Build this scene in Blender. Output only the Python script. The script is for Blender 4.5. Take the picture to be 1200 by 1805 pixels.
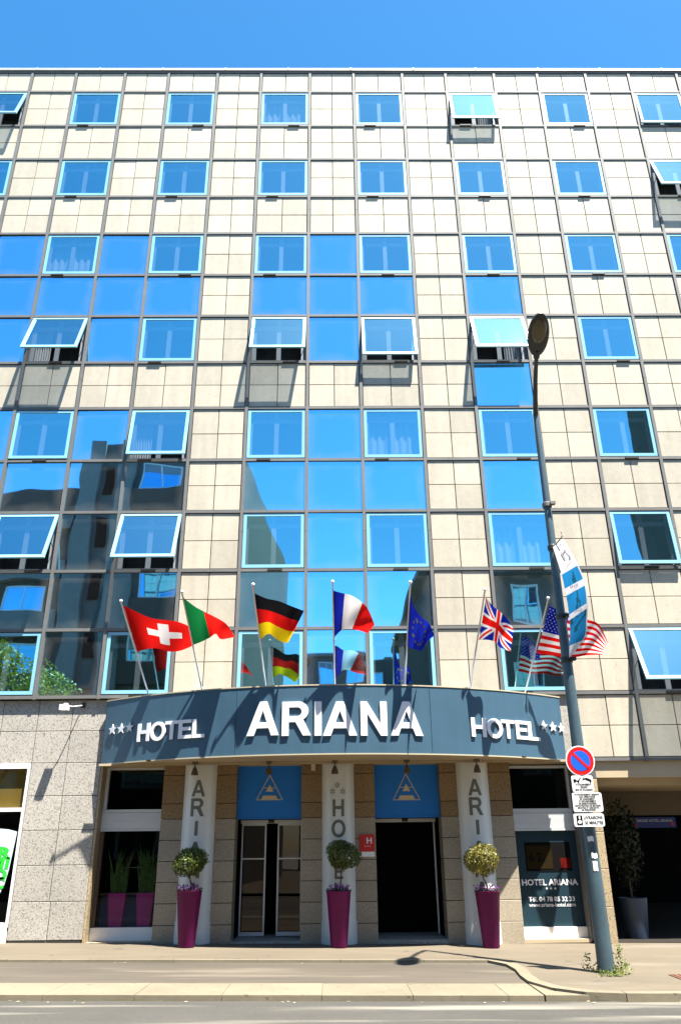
import bpy, math, random
from mathutils import Vector, Matrix
from mathutils.geometry import tessellate_polygon
random.seed(7)
R = math.radians
SC = bpy.context.scene
for o in list(bpy.data.objects):
    bpy.data.objects.remove(o)
COL = SC.collection

# ------------------------------------------------------------------ camera, sky, sun, exposure
FPX, PITCH, ROLL, YAW = 1365.0, 0.411736, -0.010885, 0.0127255
CAM = Vector((0.0, -16.2, 1.575))
fwd = Vector((math.sin(YAW)*math.cos(PITCH), math.cos(YAW)*math.cos(PITCH), math.sin(PITCH)))
r0 = Vector((math.cos(YAW), -math.sin(YAW), 0)); u0 = r0.cross(fwd)
rgt = math.cos(ROLL)*r0 + math.sin(ROLL)*u0
upv = -math.sin(ROLL)*r0 + math.cos(ROLL)*u0
cam = bpy.data.cameras.new('camera')
camo = bpy.data.objects.new('camera', cam); COL.objects.link(camo)
cam.sensor_fit = 'VERTICAL'; cam.sensor_height = 36.0; cam.sensor_width = 36.0
cam.lens = 36.0*FPX/1805.0
cam.clip_end = 3000.0; cam.clip_start = 0.05
camo.matrix_world = Matrix(((rgt.x, upv.x, -fwd.x, CAM.x), (rgt.y, upv.y, -fwd.y, CAM.y), (rgt.z, upv.z, -fwd.z, CAM.z), (0, 0, 0, 1)))
SC.camera = camo

SUN_TO = Vector((0.25, -0.295, 1.0)).normalized()
ELEV = math.asin(SUN_TO.z); AZ = math.atan2(SUN_TO.x, SUN_TO.y)
W = bpy.data.worlds.new('World'); SC.world = W; W.use_nodes = True
nt = W.node_tree; nt.nodes.clear()
wo = nt.nodes.new('ShaderNodeOutputWorld'); bg = nt.nodes.new('ShaderNodeBackground')
sky = nt.nodes.new('ShaderNodeTexSky'); sky.sky_type = 'NISHITA'; sky.sun_disc = False
sky.sun_elevation = ELEV; sky.sun_rotation = AZ
sky.altitude = 200.0; sky.air_density = 1.0; sky.dust_density = 0.6; sky.ozone_density = 1.6
hs = nt.nodes.new('ShaderNodeHueSaturation'); hs.inputs['Saturation'].default_value = 1.36; hs.inputs['Hue'].default_value = 0.492
nt.links.new(sky.outputs[0], hs.inputs['Color']); nt.links.new(hs.outputs[0], bg.inputs[0])
nt.links.new(bg.outputs[0], wo.inputs[0]); bg.inputs[1].default_value = 0.074
sun = bpy.data.lights.new('sun', 'SUN'); sun.energy = 5.0; sun.angle = R(0.5); sun.color = (1.0, 0.94, 0.84)
suno = bpy.data.objects.new('sun', sun); COL.objects.link(suno)
suno.rotation_euler = (-SUN_TO).to_track_quat('-Z', 'Y').to_euler(); suno.location = (10, -12, 40)
SC.view_settings.view_transform = 'Standard'; SC.view_settings.look = 'None'
SC.view_settings.gamma = 1.0; SC.view_settings.use_curve_mapping = False
SC.view_settings.exposure = 2.1
SC.render.engine = 'CYCLES'
SC.cycles.max_bounces = 8; SC.cycles.transparent_max_bounces = 12; SC.cycles.glossy_bounces = 5
SC.cycles.caustics_reflective = False; SC.cycles.caustics_refractive = False

# ------------------------------------------------------------------ helpers
def at(px, py, Y):
    """point of the place at depth Y seen at photo position (px, py)"""
    d = rgt*((px-600.0)/FPX) + upv*((902.5-py)/FPX) + fwd
    return CAM + d*((Y-CAM.y)/d.y)

def gz(x):
    return -0.012*max(-12.0, min(12.0, x))

def tag(o, label=None, cat=None, group=None, kind=None):
    if label: o['label'] = label
    if cat: o['category'] = cat
    if group: o['group'] = group
    if kind: o['kind'] = kind
    return o

WL = {}
def empty(name, loc, label=None, cat=None, group=None, kind=None, parent=None):
    o = bpy.data.objects.new(name, None); COL.objects.link(o); o.empty_display_size = 0.2
    l = Vector(loc); WL[o.name] = l.copy()
    if parent is not None:
        o.parent = parent; o.location = l - WL[parent.name]
    else:
        o.location = l
    return tag(o, label, cat, group, kind)

def place(name, me, loc, parent=None):
    o = bpy.data.objects.new(name, me); COL.objects.link(o)
    l = Vector(loc); WL[o.name] = l.copy()
    if parent is not None:
        o.parent = parent; o.location = l - WL[parent.name]
    else:
        o.location = l
    return o

class MB:
    def __init__(s):
        s.v = []; s.f = []; s.m = []
    def add(s, vs, fs, mi=0):
        b = len(s.v); s.v += [tuple(v) for v in vs]
        for f in fs:
            s.f.append(tuple(b+i for i in f)); s.m.append(mi)
        return s
    def box(s, x0, x1, y0, y1, z0, z1, mi=0):
        return s.add([(x0,y0,z0),(x1,y0,z0),(x1,y1,z0),(x0,y1,z0),(x0,y0,z1),(x1,y0,z1),(x1,y1,z1),(x0,y1,z1)],
                     [(0,3,2,1),(4,5,6,7),(0,1,5,4),(1,2,6,5),(2,3,7,6),(3,0,4,7)], mi)
    def chbox(s, x0, x1, y0, y1, z0, z1, c, mi=0):
        # box whose front (y0) rim is chamfered
        v = [(x0,y0+c,z0),(x1,y0+c,z0),(x1,y0+c,z1),(x0,y0+c,z1),(x0+c,y0,z0+c),(x1-c,y0,z0+c),(x1-c,y0,z1-c),(x0+c,y0,z1-c),(x0,y1,z0),(x1,y1,z0),(x1,y1,z1),(x0,y1,z1)]
        return s.add(v, [(4,5,6,7),(0,1,5,4),(1,2,6,5),(2,3,7,6),(3,0,4,7),(8,9,1,0),(9,10,2,1),(10,11,3,2),(11,8,0,3),(11,10,9,8)], mi)
    def tube(s, pts, rad, n=10, cap=True, mi=0):
        pts = [Vector(p) for p in pts]; k = len(pts)
        if not hasattr(rad, '__len__'): rad = [rad]*k
        rings = []; ref = None
        for i in range(k):
            t = (pts[min(i+1, k-1)] - pts[max(i-1, 0)]).normalized()
            if ref is None:
                ref = Vector((0, 0, 1)) if abs(t.z) < 0.9 else Vector((1, 0, 0))
            a = t.cross(ref).normalized(); b = t.cross(a).normalized(); ref = -b if False else ref
            rings.append([pts[i] + (a*math.cos(2*math.pi*j/n) + b*math.sin(2*math.pi*j/n))*rad[i] for j in range(n)])
        vs = [p for r in rings for p in r]; fs = []
        for i in range(k-1):
            for j in range(n):
                fs.append((i*n+j, i*n+(j+1) % n, (i+1)*n+(j+1) % n, (i+1)*n+j))
        if cap:
            fs.append(tuple(range(n))); fs.append(tuple(reversed(range((k-1)*n, k*n))))
        return s.add(vs, fs, mi)
    def lathe(s, c, prof, n=24, mi=0):
        vs = []; fs = []; k = len(prof)
        for (r, z) in prof:
            for j in range(n):
                a = 2*math.pi*j/n; vs.append((c[0]+r*math.cos(a), c[1]+r*math.sin(a), c[2]+z))
        for i in range(k-1):
            for j in range(n):
                fs.append((i*n+j, i*n+(j+1) % n, (i+1)*n+(j+1) % n, (i+1)*n+j))
        fs.append(tuple(reversed(range(n)))); fs.append(tuple(range((k-1)*n, k*n)))
        return s.add(vs, fs, mi)
    def prism(s, poly, z0, z1, mi=0):
        n = len(poly)
        vs = [(p[0], p[1], z0 if not callable(z0) else z0(p[0])) for p in poly] + [(p[0], p[1], z1 if not callable(z1) else z1(p[0])) for p in poly]
        return s.add(vs, [tuple(range(n, 2*n)), tuple(reversed(range(n)))] + [(i, (i+1) % n, n+(i+1) % n, n+i) for i in range(n)], mi)
    def mesh(s, name, mats, off=(0, 0, 0), smooth=False):
        me = bpy.data.meshes.new(name)
        o = Vector(off)
        me.from_pydata([(v[0]-o.x, v[1]-o.y, v[2]-o.z) for v in s.v], [], s.f)
        if not isinstance(mats, (list, tuple)): mats = [mats]
        for m in mats: me.materials.append(m)
        if len(mats) > 1: me.polygons.foreach_set('material_index', s.m)
        if smooth: me.polygons.foreach_set('use_smooth', [True]*len(s.f))
        me.update()
        return me
    def build(s, name, mats, parent=None, smooth=False, origin=None):
        """link as one mesh object; coordinates are world coordinates"""
        if origin is None:
            if parent is not None: origin = WL[parent.name]
            else:
                xs = [v[0] for v in s.v]; ys = [v[1] for v in s.v]; zs = [v[2] for v in s.v]
                origin = Vector(((min(xs)+max(xs))/2, (min(ys)+max(ys))/2, min(zs)))
        o = place(name, s.mesh(name, mats, origin, smooth), origin, parent)
        if smooth == 'auto':
            pass
        return o

def shade_auto(o, ang=40):
    me = o.data
    import bmesh
    bm = bmesh.new(); bm.from_mesh(me)
    for f in bm.faces: f.smooth = True
    for e in bm.edges:
        e.smooth = not (len(e.link_faces) == 2 and e.calc_face_angle(0) > R(ang))
    bm.to_mesh(me); bm.free()
    return o

# ------------------------------------------------------------------ materials
def N(t, k, **kw):
    n = t.nodes.new(k)
    for a, b in kw.items(): setattr(n, a, b)
    return n

def mat(name, col, rough=0.6, metal=0.0, var=None, speck=None, objvar=0.0, bump=None, spec=0.5, stain=None):
    """Principled with optional: var=(scale,amount[,stretch]) broad tone noise; speck=[(scale,thr,col,amt)..]; bump=(scale,strength)"""
    m = bpy.data.materials.new(name); m.use_nodes = True; t = m.node_tree
    b = t.nodes['Principled BSDF']
    b.inputs['Roughness'].default_value = rough; b.inputs['Metallic'].default_value = metal
    b.inputs['Specular IOR Level'].default_value = spec
    geo = N(t, 'ShaderNodeNewGeometry')
    rgb = N(t, 'ShaderNodeRGB'); rgb.outputs[0].default_value = (*col, 1); cur = rgb.outputs[0]
    def mul(c, fac_out):
        mx = N(t, 'ShaderNodeMix', data_type='RGBA', blend_type='MULTIPLY'); mx.inputs[0].default_value = 1.0
        t.links.new(c, mx.inputs[6]); t.links.new(fac_out, mx.inputs[7]); return mx.outputs[2]
    if var:
        for vv in (var if isinstance(var, list) else [var]):
            sc, am = vv[0], vv[1]; st = vv[2] if len(vv) > 2 else (1, 1, 1)
            mp = N(t, 'ShaderNodeMapping'); mp.inputs['Scale'].default_value = st
            t.links.new(geo.outputs['Position'], mp.inputs[0])
            nz = N(t, 'ShaderNodeTexNoise'); nz.inputs['Scale'].default_value = sc; nz.inputs['Detail'].default_value = 6
            t.links.new(mp.outputs[0], nz.inputs['Vector'])
            mr = N(t, 'ShaderNodeMapRange'); mr.inputs[1].default_value = 0.3; mr.inputs[2].default_value = 0.7
            mr.inputs[3].default_value = 1-am; mr.inputs[4].default_value = 1+am
            t.links.new(nz.outputs[0], mr.inputs[0]); cur = mul(cur, mr.outputs[0])
    if speck:
        for sp in speck:
            sc, lo, hi, c2 = sp[:4]
            mp = N(t, 'ShaderNodeMapping'); mp.inputs['Scale'].default_value = sp[4] if len(sp) > 4 else (1, 1, 1)
            t.links.new(geo.outputs['Position'], mp.inputs[0])
            nz = N(t, 'ShaderNodeTexNoise'); nz.inputs['Scale'].default_value = sc; nz.inputs['Detail'].default_value = 2 if len(sp) < 5 else 5
            t.links.new(mp.outputs[0], nz.inputs['Vector'])
            mr = N(t, 'ShaderNodeMapRange'); mr.inputs[1].default_value = lo; mr.inputs[2].default_value = hi
            t.links.new(nz.outputs[0], mr.inputs[0])
            mx = N(t, 'ShaderNodeMix', data_type='RGBA'); t.links.new(mr.outputs[0], mx.inputs[0])
            t.links.new(cur, mx.inputs[6]); mx.inputs[7].default_value = (*c2, 1); cur = mx.outputs[2]
    if objvar:
        oi = N(t, 'ShaderNodeObjectInfo'); mr = N(t, 'ShaderNodeMapRange')
        mr.inputs[3].default_value = 1-objvar; mr.inputs[4].default_value = 1+objvar
        t.links.new(oi.outputs['Random'], mr.inputs[0]); cur = mul(cur, mr.outputs[0])
    t.links.new(cur, b.inputs['Base Color'])
    if bump:
        nz = N(t, 'ShaderNodeTexNoise'); nz.inputs['Scale'].default_value = bump[0]; nz.inputs['Detail'].default_value = 4
        t.links.new(geo.outputs['Position'], nz.inputs['Vector'])
        bp = N(t, 'ShaderNodeBump'); bp.inputs['Strength'].default_value = bump[1]; bp.inputs['Distance'].default_value = bump[2] if len(bump) > 2 else 0.01
        t.links.new(nz.outputs[0], bp.inputs['Height']); t.links.new(bp.outputs[0], b.inputs['Normal'])
    return m

def mirror_glass(name, tint, clear=0.0, clear_tint=(0.6, 0.75, 0.9), rough=0.015, wob=0.35, wscale=0.7, dist=0.02, film=0.0):
    """coated facade glass: tinted mirror, partly see-through when clear > 0, with slightly wavy panes"""
    m = bpy.data.materials.new(name); m.use_nodes = True; t = m.node_tree; t.nodes.clear()
    out = N(t, 'ShaderNodeOutputMaterial'); gl = N(t, 'ShaderNodeBsdfGlossy'); gl.inputs['Roughness'].default_value = rough
    gl.inputs['Color'].default_value = (*tint, 1)
    geo = N(t, 'ShaderNodeNewGeometry'); oi = N(t, 'ShaderNodeObjectInfo')
    ad = N(t, 'ShaderNodeVectorMath', operation='MULTIPLY_ADD')
    ad.inputs[1].default_value = (1, 1, 1)
    sc = N(t, 'ShaderNodeVectorMath', operation='SCALE'); sc.inputs[0].default_value = (13, 7, 29); t.links.new(oi.outputs['Random'], sc.inputs['Scale'])
    t.links.new(geo.outputs['Position'], ad.inputs[0]); t.links.new(sc.outputs[0], ad.inputs[2])
    nz = N(t, 'ShaderNodeTexNoise'); nz.inputs['Scale'].default_value = wscale; nz.inputs['Detail'].default_value = 1.0
    t.links.new(ad.outputs[0], nz.inputs['Vector'])
    bp = N(t, 'ShaderNodeBump'); bp.inputs['Strength'].default_value = wob; bp.inputs['Distance'].default_value = dist
    t.links.new(nz.outputs[0], bp.inputs['Height']); t.links.new(bp.outputs[0], gl.inputs['Normal'])
    top = gl.outputs[0]
    if film > 0:
        tc = N(t, 'ShaderNodeTexCoord'); sx = N(t, 'ShaderNodeSeparateXYZ'); t.links.new(tc.outputs['Generated'], sx.inputs[0])
        es = []
        for ax_ in ('X', 'Z'):
            a1 = N(t, 'ShaderNodeMath', operation='SUBTRACT'); a1.inputs[1].default_value = 0.5; t.links.new(sx.outputs[ax_], a1.inputs[0])
            a2 = N(t, 'ShaderNodeMath', operation='ABSOLUTE'); t.links.new(a1.outputs[0], a2.inputs[0]); es.append(a2)
        mxm = N(t, 'ShaderNodeMath', operation='MAXIMUM'); t.links.new(es[0].outputs[0], mxm.inputs[0]); t.links.new(es[1].outputs[0], mxm.inputs[1])
        n2 = N(t, 'ShaderNodeTexNoise'); n2.inputs['Scale'].default_value = 2.2; n2.inputs['Detail'].default_value = 5; t.links.new(ad.outputs[0], n2.inputs['Vector'])
        a3 = N(t, 'ShaderNodeMath', operation='MULTIPLY_ADD'); a3.inputs[1].default_value = 0.28; t.links.new(n2.outputs[0], a3.inputs[0]); t.links.new(mxm.outputs[0], a3.inputs[2])
        mr = N(t, 'ShaderNodeMapRange'); mr.inputs[1].default_value = 0.46; mr.inputs[2].default_value = 0.68; mr.inputs[3].default_value = film*.1; mr.inputs[4].default_value = film
        t.links.new(a3.outputs[0], mr.inputs[0])
        df = N(t, 'ShaderNodeBsdfDiffuse'); df.inputs[0].default_value = (0.42, 0.42, 0.40, 1)
        fm = N(t, 'ShaderNodeMixShader'); t.links.new(mr.outputs[0], fm.inputs[0]); t.links.new(top, fm.inputs[1]); t.links.new(df.outputs[0], fm.inputs[2]); top = fm.outputs[0]
    if clear > 0:
        tr = N(t, 'ShaderNodeBsdfTransparent'); tr.inputs[0].default_value = (*clear_tint, 1)
        mx = N(t, 'ShaderNodeMixShader')
        bf = N(t, 'ShaderNodeMath', operation='MULTIPLY_ADD'); bf.inputs[1].default_value = 1-clear; bf.inputs[2].default_value = clear   # the inner face of a pane does not mirror again
        t.links.new(geo.outputs['Backfacing'], bf.inputs[0]); t.links.new(bf.outputs[0], mx.inputs[0])
        t.links.new(top, mx.inputs[1]); t.links.new(tr.outputs[0], mx.inputs[2]); t.links.new(mx.outputs[0], out.inputs[0])
    else:
        t.links.new(top, out.inputs[0])
    return m

def cloth(name, col):
    m = bpy.data.materials.new(name); m.use_nodes = True; t = m.node_tree; t.nodes.clear()
    out = N(t, 'ShaderNodeOutputMaterial'); d = N(t, 'ShaderNodeBsdfDiffuse'); tl = N(t, 'ShaderNodeBsdfTranslucent'); mx = N(t, 'ShaderNodeMixShader')
    d.inputs[0].default_value = (*col, 1); tl.inputs[0].default_value = (*col, 1); mx.inputs[0].default_value = 0.4
    t.links.new(d.outputs[0], mx.inputs[1]); t.links.new(tl.outputs[0], mx.inputs[2]); t.links.new(mx.outputs[0], out.inputs[0])
    return m

def leafmat(name, col, var=0.35):
    m = bpy.data.materials.new(name); m.use_nodes = True; t = m.node_tree; t.nodes.clear()
    out = N(t, 'ShaderNodeOutputMaterial'); d = N(t, 'ShaderNodeBsdfPrincipled'); tl = N(t, 'ShaderNodeBsdfTranslucent'); mx = N(t, 'ShaderNodeMixShader')
    geo = N(t, 'ShaderNodeNewGeometry'); nz = N(t, 'ShaderNodeTexNoise'); nz.inputs['Scale'].default_value = 25
    t.links.new(geo.outputs['Position'], nz.inputs['Vector'])
    rp = N(t, 'ShaderNodeValToRGB'); rp.color_ramp.elements[0].position = 0.3; rp.color_ramp.elements[1].position = 0.7
    rp.color_ramp.elements[0].color = (col[0]*(1-var), col[1]*(1-var), col[2]*(1-var), 1); rp.color_ramp.elements[1].color = (min(1, col[0]*(1+var*1.6)), min(1, col[1]*(1+var)), col[2], 1)
    t.links.new(nz.outputs[0], rp.inputs[0]); t.links.new(rp.outputs[0], d.inputs['Base Color']); t.links.new(rp.outputs[0], tl.inputs[0])
    d.inputs['Roughness'].default_value = 0.45; mx.inputs[0].default_value = 0.3
    t.links.new(d.outputs[0], mx.inputs[1]); t.links.new(tl.outputs[0], mx.inputs[2]); t.links.new(mx.outputs[0], out.inputs[0])
    return m

M = {}
M['stone'] = mat('cream_stone', (0.42, 0.385, 0.305), 0.75, var=[(0.7, 0.06), (1.1, 0.08, (4, 1, 0.35)), (6.0, 0.05)], speck=[(46, 0.62, 0.76, (0.26, 0.22, 0.16)), (30, 0.64, 0.74, (0.47, 0.43, 0.35))], objvar=0.09, bump=(90, 0.25, 0.004))
M['joint'] = mat('joint_brown', (0.045, 0.032, 0.02), 0.9)
M['granite'] = mat('grey_granite', (0.37, 0.35, 0.31), 0.55, var=[(0.9, 0.08)], speck=[(46, 0.53, 0.66, (0.15, 0.14, 0.13)), (34, 0.60, 0.68, (0.50, 0.475, 0.43)), (70, 0.60, 0.70, (0.08, 0.075, 0.07))], objvar=0.06)
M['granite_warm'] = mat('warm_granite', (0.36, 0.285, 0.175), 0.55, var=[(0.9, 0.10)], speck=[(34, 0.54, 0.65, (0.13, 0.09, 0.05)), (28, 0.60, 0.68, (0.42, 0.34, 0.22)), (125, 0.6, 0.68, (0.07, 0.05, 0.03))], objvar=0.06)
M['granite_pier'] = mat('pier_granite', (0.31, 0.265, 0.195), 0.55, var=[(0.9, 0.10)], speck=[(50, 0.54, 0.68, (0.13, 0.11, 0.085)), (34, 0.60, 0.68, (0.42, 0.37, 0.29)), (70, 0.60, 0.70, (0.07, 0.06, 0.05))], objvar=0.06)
M['granite_bounce'] = mat('bounce_tinted_granite', (0.22, 0.145, 0.065), 0.55, var=[(0.9, 0.10)], speck=[(34, 0.54, 0.65, (0.09, 0.055, 0.025)), (28, 0.60, 0.68, (0.27, 0.19, 0.10))], objvar=0.06)  # pier granite with the soffit's warm reflected light put into its colour
M['alu'] = mat('grey_aluminium', (0.115, 0.117, 0.115), 0.65, 0.0, var=[(1.3, 0.12), (9, 0.06)])
M['alu_dark'] = mat('dark_aluminium', (0.10, 0.105, 0.115), 0.5, 0.2)
M['coping'] = mat('coping_metal', (0.40, 0.42, 0.41), 0.5, 0.2, var=(2.0, 0.08))
M['sash'] = mat('pale_blue_sash', (0.20, 0.46, 0.60), 0.4, var=(2.0, 0.05))
M['sash_in'] = mat('white_inner_frame', (0.24, 0.26, 0.28), 0.5)
M['curtain'] = mat('pale_curtain', (0.30, 0.32, 0.34), 0.9, var=(14, 0.15, (6, 1, 0.2)))
M['room'] = mat('dim_room', (0.12, 0.12, 0.12), 0.9)
M['latch'] = mat('black_latch', (0.02, 0.018, 0.016), 0.5)
M['glass'] = mirror_glass('blue_mirror_glass', (0.27, 0.66, 0.90), film=0.12)
M['pane'] = mirror_glass('window_pane_glass', (0.40, 0.90, 1.0), clear=0.45, clear_tint=(0.92, 0.95, 0.97), wob=0.25, film=0.0)
M['fascia'] = mat('slate_blue_paint', (0.036, 0.086, 0.132), 0.45, var=[(1.2, 0.07), (1.5, 0.06, (5, 5, 0.3))])
M['trim'] = mat('pale_trim', (0.42, 0.37, 0.26), 0.5)
M['soffit'] = mat('beige_soffit', (0.40, 0.32, 0.21), 0.7, var=(1.5, 0.08))
M['letter'] = mat('white_letter', (0.75, 0.75, 0.78), 0.4)
M['colwhite'] = mat('white_column_paint', (0.62, 0.64, 0.64), 0.35, var=[(1.6, 0.05), (3.0, 0.04, (1, 1, 0.15))])
M['colgrey'] = mat('olive_grey_print', (0.12, 0.125, 0.10), 0.5)
M['white'] = mat('white_paint', (0.78, 0.78, 0.77), 0.45, var=(1.5, 0.05))
M['white_metal'] = mat('brushed_white_metal', (0.62, 0.64, 0.66), 0.4, 0.3, var=(4, 0.06, (0.3, 1, 3)))
M['blind'] = mat('blue_blind', (0.003, 0.18, 0.68), 0.6, var=(1.5, 0.06))
M['cream'] = mat('cream_print', (0.62, 0.52, 0.36), 0.6)
M['darkglass'] = mirror_glass('shop_glass', (0.035, 0.035, 0.035), clear=0.72, clear_tint=(0.85, 0.88, 0.88), wob=0.05)
M['doorglass'] = mirror_glass('door_glass', (0.055, 0.05, 0.045), clear=0.5, clear_tint=(0.5, 0.5, 0.5), wob=0.05)
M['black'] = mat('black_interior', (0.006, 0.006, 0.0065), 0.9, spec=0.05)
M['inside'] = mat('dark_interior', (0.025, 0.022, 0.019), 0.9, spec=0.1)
M['brown'] = mat('brown_frame', (0.09, 0.055, 0.03), 0.6)
M['magenta'] = mat('magenta_glazed_pot', (0.115, 0.0015, 0.066), 0.55, var=[(2, 0.1), (9, 0.1)], spec=0.25)
M['pink'] = mat('pink_pot', (0.62, 0.04, 0.34), 0.5)
M['bluepot'] = mat('blue_grey_pot', (0.022, 0.036, 0.068), 0.45, var=(3, 0.12))
M['navy'] = mat('navy_panel', (0.013, 0.034, 0.048), 0.4, spec=0.2, var=(1, 0.06))
M['redsign'] = mat('red_enamel', (0.55, 0.008, 0.008), 0.35)
M['bluesign'] = mat('blue_enamel', (0.01, 0.10, 0.75), 0.35)
M['post'] = mat('blue_grey_post', (0.050, 0.085, 0.105), 0.4, 0.1, var=[(3, 0.15), (20, 0.08)])
M['postdark'] = mat('dark_lamp', (0.016, 0.018, 0.016), 0.5)
M['lampglass'] = mat('lamp_bowl', (0.07, 0.06, 0.025), 0.25)
M['steel'] = mat('brushed_pole', (0.55, 0.55, 0.55), 0.35, 0.6)
M['bronze'] = mat('bronze_spot', (0.10, 0.075, 0.045), 0.5, 0.2)
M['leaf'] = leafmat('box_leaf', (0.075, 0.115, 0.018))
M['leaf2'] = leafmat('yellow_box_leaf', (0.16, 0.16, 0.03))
M['leafdark'] = leafmat('dark_leaf', (0.013, 0.021, 0.007))
M['treeleaf'] = leafmat('street_tree_leaf', (0.22, 0.26, 0.03))
M['blade'] = leafmat('blade_leaf', (0.14, 0.26, 0.06))
M['bark'] = mat('bark', (0.10, 0.06, 0.035), 0.9, var=(8, 0.3))
M['soil'] = mat('soil', (0.05, 0.035, 0.02), 0.95)
M['flower'] = leafmat('purple_flower', (0.25, 0.05, 0.40), 0.4)
M['asphalt'] = mat('road_asphalt', (0.042, 0.039, 0.033), 0.85, var=[(0.55, 0.22, (0.35, 1.5, 1)), (1.9, 0.10, (0.4, 1.6, 1)), (45, 0.14)], speck=[(0.9, 0.55, 0.68, (0.17, 0.158, 0.13), (0.22, 2.6, 1)), (160, 0.60, 0.70, (0.13, 0.12, 0.105)), (150, 0.62, 0.72, (0.035, 0.032, 0.03))], bump=(140, 0.5, 0.006))
M['pave'] = mat('pavement_asphalt', (0.104, 0.084, 0.057), 0.85, var=[(0.5, 0.13, (0.4, 1.5, 1)), (2.3, 0.08, (0.5, 1.5, 1)), (60, 0.08)], speck=[(3.1, 0.70, 0.74, (0.045, 0.04, 0.034)), (0.6, 0.60, 0.70, (0.135, 0.115, 0.088), (0.4, 1.6, 1)), (140, 0.62, 0.72, (0.06, 0.052, 0.045))], bump=(150, 0.35, 0.005))
M['bay'] = mat('bay_asphalt', (0.062, 0.051, 0.037), 0.85, var=[(0.6, 0.22, (0.3, 1.6, 1)), (2.3, 0.10, (0.4, 1.5, 1)), (60, 0.10)], speck=[(0.9, 0.56, 0.66, (0.11, 0.092, 0.068), (0.3, 2.0, 1)), (150, 0.62, 0.72, (0.045, 0.04, 0.035))], bump=(150, 0.4, 0.005))
M['kerb'] = mat('pale_kerb_stone', (0.150, 0.130, 0.088), 0.75, var=[(1.3, 0.10), (11, 0.08)], speck=[(9, 0.68, 0.72, (0.08, 0.065, 0.045)), (110, 0.6, 0.7, (0.14, 0.12, 0.085))], objvar=0.05, bump=(60, 0.3, 0.005))
M['opaint'] = mat('worn_white_paint', (0.23, 0.215, 0.185), 0.8, var=[(3.0, 0.35, (0.5, 1.5, 1))])
M['rust'] = mat('rusty_iron', (0.10, 0.042, 0.022), 0.85, var=(14, 0.3))
M['concrete'] = mat('grey_concrete', (0.20, 0.19, 0.175), 0.85, var=[(0.4, 0.15), (4, 0.08)])
M['brownwall'] = mat('brown_render', (0.085, 0.06, 0.047), 0.85, var=(0.5, 0.1))
M['plaster'] = mat('grey_plaster', (0.11, 0.105, 0.10), 0.85, var=(0.4, 0.12))
M['shutter'] = mat('blue_grey_blind', (0.22, 0.27, 0.32), 0.6)
M['roofbody'] = mat('flat_roof', (0.3, 0.29, 0.28), 0.9)
M['ochre'] = mat('ochre_inside', (0.34, 0.20, 0.03), 0.8, var=(1.5, 0.2))
M['green'] = mat('green_print', (0.02, 0.50, 0.03), 0.5)
M['poster'] = mat('pale_blue_print', (0.50, 0.63, 0.68), 0.5, var=(3, 0.15))
M['amber'] = mat('shaded_amber_board', (0.018, 0.011, 0.002), 0.8, spec=0.1)  # amber darkened: shade of the opening put into the colour
M['banner_blue'] = cloth('banner_blue', (0.02, 0.23, 0.52)); M['banner_white'] = cloth('banner_white', (0.70, 0.70, 0.75)); M['banner_dark'] = cloth('banner_dark', (0.015, 0.10, 0.17))
for nm, c in dict(red=(0.72, 0.012, 0.010), white=(0.80, 0.78, 0.80), green=(0.008, 0.17, 0.045), black=(0.012, 0.012, 0.014), gold=(0.80, 0.58, 0.01), blue=(0.010, 0.022, 0.36), star=(0.65, 0.55, 0.02)).items():
    M['f_'+nm] = cloth('flag_'+nm, c)

# ------------------------------------------------------------------ ground
def slope_poly(name, poly, dz, m, kind='structure', thick=None):
    b = MB(); n = len(poly)
    if thick is None:
        b.add([(x, y, gz(x)+dz) for x, y in poly], [tuple(range(n))])
    else:
        b.prism(poly, lambda x: gz(x)+dz-thick, lambda x: gz(x)+dz)
    o = b.build(name, m, origin=Vector((0, 0, 0))); o['kind'] = kind
    return o

ground = MB()
xs = [-400, -60, -12, 12, 60, 400]
for i in range(5):
    ground.add([(xs[i], -400, gz(xs[i])-0.30), (xs[i+1], -400, gz(xs[i+1])-0.30), (xs[i+1], 300, gz(xs[i+1])-0.30), (xs[i], 300, gz(xs[i])-0.30)], [(0, 1, 2, 3)])
go = ground.build('ground', M['concrete'], origin=Vector((0, 0, 0))); go['kind'] = 'structure'

# bay corner (dropped kerb on the left, raised pavement on the right)
edge = [(2.52, -2.27), (2.60, -2.75), (2.62, -3.3), (2.56, -3.9), (2.55, -4.4), (2.72, -4.95), (3.05, -5.28), (3.5, -5.38)]
def strip(name, ylo, yhi, dz, m, x0=-60, x1=60):
    xx = [x0, -12, 0, 12, x1] if x0 < -12 else [x0, x1]
    xx = [x for x in xx if x0 <= x <= x1]
    b = MB()
    for i in range(len(xx)-1):
        b.add([(xx[i], ylo, gz(xx[i])+dz), (xx[i+1], ylo, gz(xx[i+1])+dz), (xx[i+1], yhi, gz(xx[i+1])+dz), (xx[i], yhi, gz(xx[i])+dz)], [(0, 1, 2, 3)])
    o = b.build(name, m, origin=Vector((0, 0, 0))); o['kind'] = 'structure'; return o
strip('road', -16.0, -5.345, -0.085, M['asphalt'])
strip('delivery_bay', -5.25, -2.0, -0.034, M['bay'], -60, 4.0)
b = MB()
pts = [(-60, -2.30), (-12, -2.30)] + [(2.40, -2.30)] + [(x+0.12, y) for x, y in edge[1:-1]] + [(3.5, -5.26), (12, -5.26), (60, -5.26), (60, 1.6), (12, 1.6), (-12, 1.6), (-60, 1.6)]
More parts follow.
